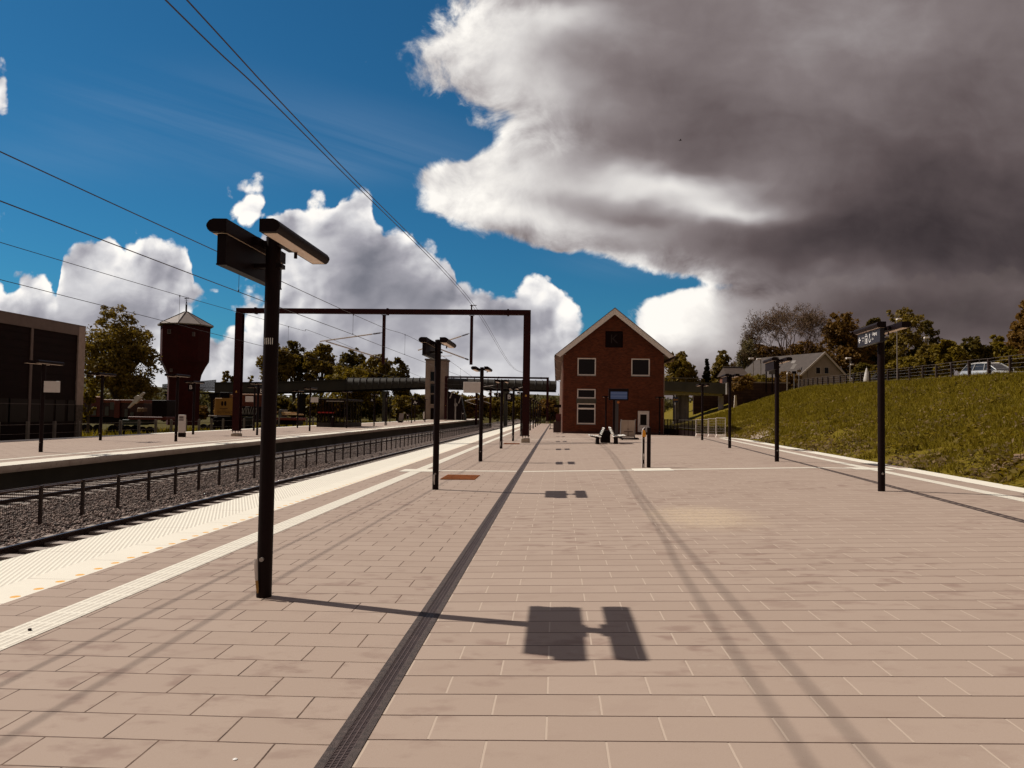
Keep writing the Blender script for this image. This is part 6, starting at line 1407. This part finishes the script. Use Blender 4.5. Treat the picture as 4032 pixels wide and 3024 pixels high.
# right side
RT = [(2683, 1388, 165, 150, leaf_olive, 'round tree right of the brick gable'), (2850, 1384, 135, 155, leaf_olive, 'round tree behind the thatched house'), (3330, 1222, 210, 150, leaf_brown, 'tall dark tree right of the bare tree'), (3180, 1340, 240, 150, leaf_brown, 'brown tree below the bare tree crown'), (3440, 1250, 170, 155, leaf_dark, 'dark tree left of the tall street lamp'), (3560, 1208, 200, 150, leaf_olive, 'highest leafy tree, behind the tall street lamp'), (3650, 1265, 150, 152, leaf_dark, 'tree sloping down right of the tall street lamp'),
      (3040, 1352, 190, 148, leaf_brown, 'russet tree right of the weeping birch')]
for i, (u, vt, w, Y, lm, lb) in enumerate(RT): tree(u, vt, w, Y, lb, lm, 5.0 if u > 2900 else 3.0, 60 + i, 9, 210, 34, low=.06)
tree(2783, 1412, 66, 150, 'slim dark conifer between the two round trees', leaf_conifer, 3.0, 71, 0, 130, 40, shape='cone', low=.03, leaf=.24)
tree(2945, 1322, 100, 140, 'weeping pale birch left of the russet tree', leaf_pale, 5.0, 72, 7, 150, 30, hang=2.2, low=.1, leaf=.19)
tree(4065, 1130, 250, 92, 'tall brown conifer at the right border', leaf_brown, 5.5, 73, 0, 300, 46, shape='cone', low=.02, leaf=.27)
GB = [(3560, 1400, 150, 82), (3660, 1350, 130, 84), (3740, 1340, 130, 80), (3830, 1325, 150, 84), (3930, 1320, 130, 88), (3480, 1440, 110, 86), (3990, 1380, 120, 78), (3400, 1430, 110, 96)]
GN = ['behind the tall street lamp', 'right of the exit sign', 'above the crest fence middle', 'left above the silver car', 'above the silver car roof', 'left of the tall street lamp', 'right of the silver car', 'at the right corner of the grey house']
for i, ((u, vt, w, Y), lb) in enumerate(zip(GB, GN)): tree(u, vt, w, Y, 'golden green bush ' + lb, [leaf_gold, leaf_olive, leaf_gold, leaf_dark][i % 4], 5.4, 80 + i, 6, 110, 30, cat='bush', name='bush', low=.0, trunk=False, leaf=.20)
HB = [(3000, 1476, 150, 112, 'hedge in front of the street lamp pair'), (3082, 1466, 130, 111, 'hedge left of the grey house'), (2925, 1478, 100, 104, 'hedge below the thatched house')]
for i, (u, vt, w, Y, lb) in enumerate(HB): tree(u, vt, w, Y, lb, leaf_brown if i else leaf_gold, 4.8, 95 + i, 6, 70, 26, cat='bush', name='bush', low=.0, trunk=False, leaf=.19)
# the big bare tree
def bare_tree(u, vt, vb, w, Y, label, z0, seed):
    rs = np.random.RandomState(seed); p = AY(u, vt, Y); hgt = p.z - z0; k = Y / F
    t = thing('bare_tree', label, 'tree', (p.x, Y, z0)); b = MB(); tips = []
    def grow(pos, d, ln, r, lev):
        n = 3; pts = [pos]; rad = [r]
        for i in range(n):
            d = (d + Vector(rs.randn(3)) * .14 + Vector((0, 0, .045 if lev < 5 else -.03))).normalized(); pos = pos + d * ln / n; pts.append(pos); rad.append(r * (1 - .42 * (i + 1) / n))
        b.tube(pts, rad, 6 if lev < 3 else (4 if lev < 5 else 3))
        rad_ = max(rad[-1], .045)
        if lev >= 7: tips.append(pos); return
        m = 3 if rs.rand() < (.85 if lev < 6 else .6) else 2
        for j in range(m):
            ax_ = Vector(rs.randn(3)).cross(d).normalized(); ang = rs.uniform(.28, .72) if lev else rs.uniform(.35, .75)
            d2 = (Matrix.Rotation(ang, 3, ax_) @ d).normalized(); d2.x *= 1.06; grow(pos, d2.normalized(), ln * rs.uniform(.68, .86), rad_ * rs.uniform(.66, .86), lev + 1)
    for s in range(3): grow(Vector((.1 * s, 0, hgt * .16)), Vector((-.38 + .38 * s, rs.uniform(-.2, .2), 1)).normalized(), hgt * .225, hgt * .030, 0)
    zmax = max(q.z for q in tips); xs_ = [q.x for q in tips]; xs_.sort(); sx = (w * k) / (xs_[int(len(xs_) * .98)] - xs_[int(len(xs_) * .02)]); sz = hgt / zmax
    b.v = [(x * sx, y * sx, z * sz) for x, y, z in b.v]
    b.tube([(0, 0, -.5), (0, 0, hgt * .16 * sz)], [hgt * .045, hgt * .036], 8)
    b.build('limbs', bark_bare, t, fix=False)
    T_ = np.array([(q.x * sx, q.y * sx, q.z * sz) for q in tips]); T_ = T_[rs.rand(len(T_)) < .55]
    V, Fq = leaves(rs, T_, np.full((len(T_), 1), .5), 3, .12, up=.3); np_obj('buds', V, Fq, leafmat('buds', (.10, .06, .03), (.19, .125, .065)), t)
bare_tree(3130, 1176, 1420, 325, 140, 'wide bare tree with fine twigs above the grey house', 5.0, 5)
# far woods along the horizon
rs = np.random.RandomState(9); cs_ = []; rd = []
for i in range(1500):
    y = rs.uniform(215, 420); x = rs.uniform(-.95, .35) * y; cs_.append((x, y, -1 + (y - 215) * .02 + rs.uniform(0, 7))); rd.append((rs.uniform(2.0, 4.0),))
V, Fq = leaves(rs, np.array(cs_), np.array(rd), 34, .8); o = np_obj('far_woods', V, Fq, leafmat('far_leaf', (.05, .042, .012), (.12, .095, .026))); tag(o, 'far-off woods along the horizon', 'woods', kind='stuff')

# grass and weeds on the bank
rs = np.random.RandomState(4)
def bank_points(n, pw):
    yy = 11 + 92 * rs.rand(n) ** pw; tt = rs.rand(n); xx = np.array([lerp(toe, y) + (crestX(y) + 1.5 - lerp(toe, y)) * a for y, a in zip(yy, tt)]); keep = []
    for x, y, a in zip(xx, yy, tt):
        g_ = mn.noise(Vector((x * .45, y * .45, 11))) + .4 * mn.noise(Vector((x * 1.7, y * 1.7, 3)))
        keep.append(g_ + (a - .16) * 2.2 > -.25 + .3 * rs.rand())
    xx, yy = xx[keep], yy[keep]; zz = np.array([bankz(x, y) for x, y in zip(xx, yy)]); return np.stack([xx, yy, zz], 1)
B0 = bank_points(46000, 1.7); m = 3; n = len(B0) * m
P_ = np.repeat(B0, m, 0) + np.stack([rs.randn(n) * .07, rs.randn(n) * .07, np.zeros(n) - .03], 1); dist = P_[:, 1:2]
hb = (.16 + .22 * rs.rand(n, 1)) * (1 + .4 * (rs.rand(n, 1) > .93)); wb = (.010 + dist * .00045); ang = rs.rand(n) * 6.28
side = np.stack([np.cos(ang), np.sin(ang), 0 * ang], 1) * wb; lean = np.stack([rs.randn(n) * .45, rs.randn(n) * .45, np.ones(n)], 1) * hb
V = np.stack([P_ - side, P_ + side, P_ + lean], 1).reshape(-1, 3); o = np_obj('bank_grass', V, np.arange(3 * n).reshape(-1, 3), grass_m); tag(o, 'rough grass growing on the bank', 'grass', kind='stuff')
def weeds(name, label, nclump, per, size, lm, tf, seed, r=.35):
    rs = np.random.RandomState(seed); cs_ = []
    while len(cs_) < nclump:
        y = 12 + 62 * rs.rand() ** 1.6; a = tf(rs); x = lerp(toe, y) + (crestX(y) - lerp(toe, y)) * a
        if mn.noise(Vector((x * .30, y * .30, seed))) > -.05: cs_.append((x, y, bankz(x, y) + .08))
    V, Fq = leaves(rs, np.array(cs_), np.full((nclump, 1), r), per, size, up=1.1); o = np_obj(name, V, Fq, lm); tag(o, label, 'weeds', kind='stuff')
weeds('leafy_weeds', 'leafy green weeds spread over the bank', 900, 16, .085, leaf_gold, lambda r: r.rand(), 2)
weeds('dark_weeds', 'dark ground weeds spread over the bank', 700, 18, .075, leaf_dark, lambda r: r.rand(), 6, .4)
weeds('dry_leaves', 'dry brown leaves and stalks near the foot of the bank', 900, 9, .07, leaf_dry, lambda r: r.rand() ** 2.2, 8, .3)
# bare earth patch and pale scraps on the bank
def patch(cu, cv, ru, rv, label, m, seed):
    rs = random.Random(seed); q = None
    def hit(u, v):
        d = ray(u, v); s = 8.0
        while s < 130:
            x, y, z = d[0] * s, d[1] * s, H + d[2] * s
            if z <= bankz(x, y): return Vector((x, y, bankz(x, y)))
            s += .12
        return None
    ctr = hit(cu, cv)
    if ctr is None: return
    V = [ctr + Vector((0, 0, .10))]; n = 22
    for i in range(n):
        a = 2 * math.pi * i / n; r = rs.uniform(.8, 1.15); p = hit(cu + math.cos(a) * ru * r, cv + math.sin(a) * rv * r - .35 * math.cos(a) * ru * .9)
        V.append((p or ctr) + Vector((0, 0, .05)))
    o = np_obj('earth_patch', [tuple(v) for v in V], [(0, 1 + i, 1 + (i + 1) % n) for i in range(n)], m); struct(o); return hit
hit = patch(3010, 1708, 52, 17, '', gravel_m, 3); patch(3960, 1830, 90, 22, '', mat('bare_soil', (.20, .125, .075), .95, var=.5, vscale=2, bump=.8, bscale=8), 4)
for (u, v, s), lb in zip(((3738, 1622, .55), (3405, 1552, .40), (3190, 1568, .22), (3700, 1668, .35), (3795, 1622, .22)), ('largest pale scrap of sheeting on the bank, right of the exit-sign lamp', 'pale scrap lying high on the bank left of the exit-sign lamp', 'small pale scrap on the bank below the grey house', 'flat pale scrap below the largest one on the bank', 'small pale scrap right of the largest one on the bank')):
    p = hit(u, v); rs_ = random.Random(int(u)); b = MB()
    pts = [(rs_.uniform(-.5, .5) * s + (i - 1.5) * s * .4, rs_.uniform(-.15, .15) * s, .05 + .35 * s * (1 - abs(i - 1.5) / 2) * rs_.uniform(.5, 1)) for i in range(4)]
    b.add(pts + [(x, y + .25 * s, z * .4) for x, y, z in pts] + [(x, y + .02, z - .02) for x, y, z in pts], [(0, 1, 5, 4), (1, 2, 6, 5), (2, 3, 7, 6), (0, 4, 8), (3, 11, 7)]); o = b.build('plastic_scrap', mat('scrap_white', (.66, .58, .50), .5)); o.location = p; tag(o, lb, 'scrap', 'pale scraps on the bank')
# tufts along the verge behind the far platform
rs = np.random.RandomState(14); n = 9000; P_ = np.stack([rs.uniform(-44, -27.6, n), 30 + 130 * rs.rand(n) ** 1.2, np.full(n, -.74)], 1); hb = .25 + .35 * rs.rand(n, 1); wb = .05 + P_[:, 1:2] * .0006; ang = rs.rand(n) * 6.28; side = np.stack([np.cos(ang), np.sin(ang), 0 * ang], 1) * wb
V = np.stack([P_ - side, P_ + side, P_ + np.stack([rs.randn(n) * .3, rs.randn(n) * .3, np.ones(n)], 1) * hb], 1).reshape(-1, 3); o = np_obj('verge_grass', V, np.arange(3 * n).reshape(-1, 3), grass_m); tag(o, 'long grass behind the far platform', 'grass', kind='stuff')
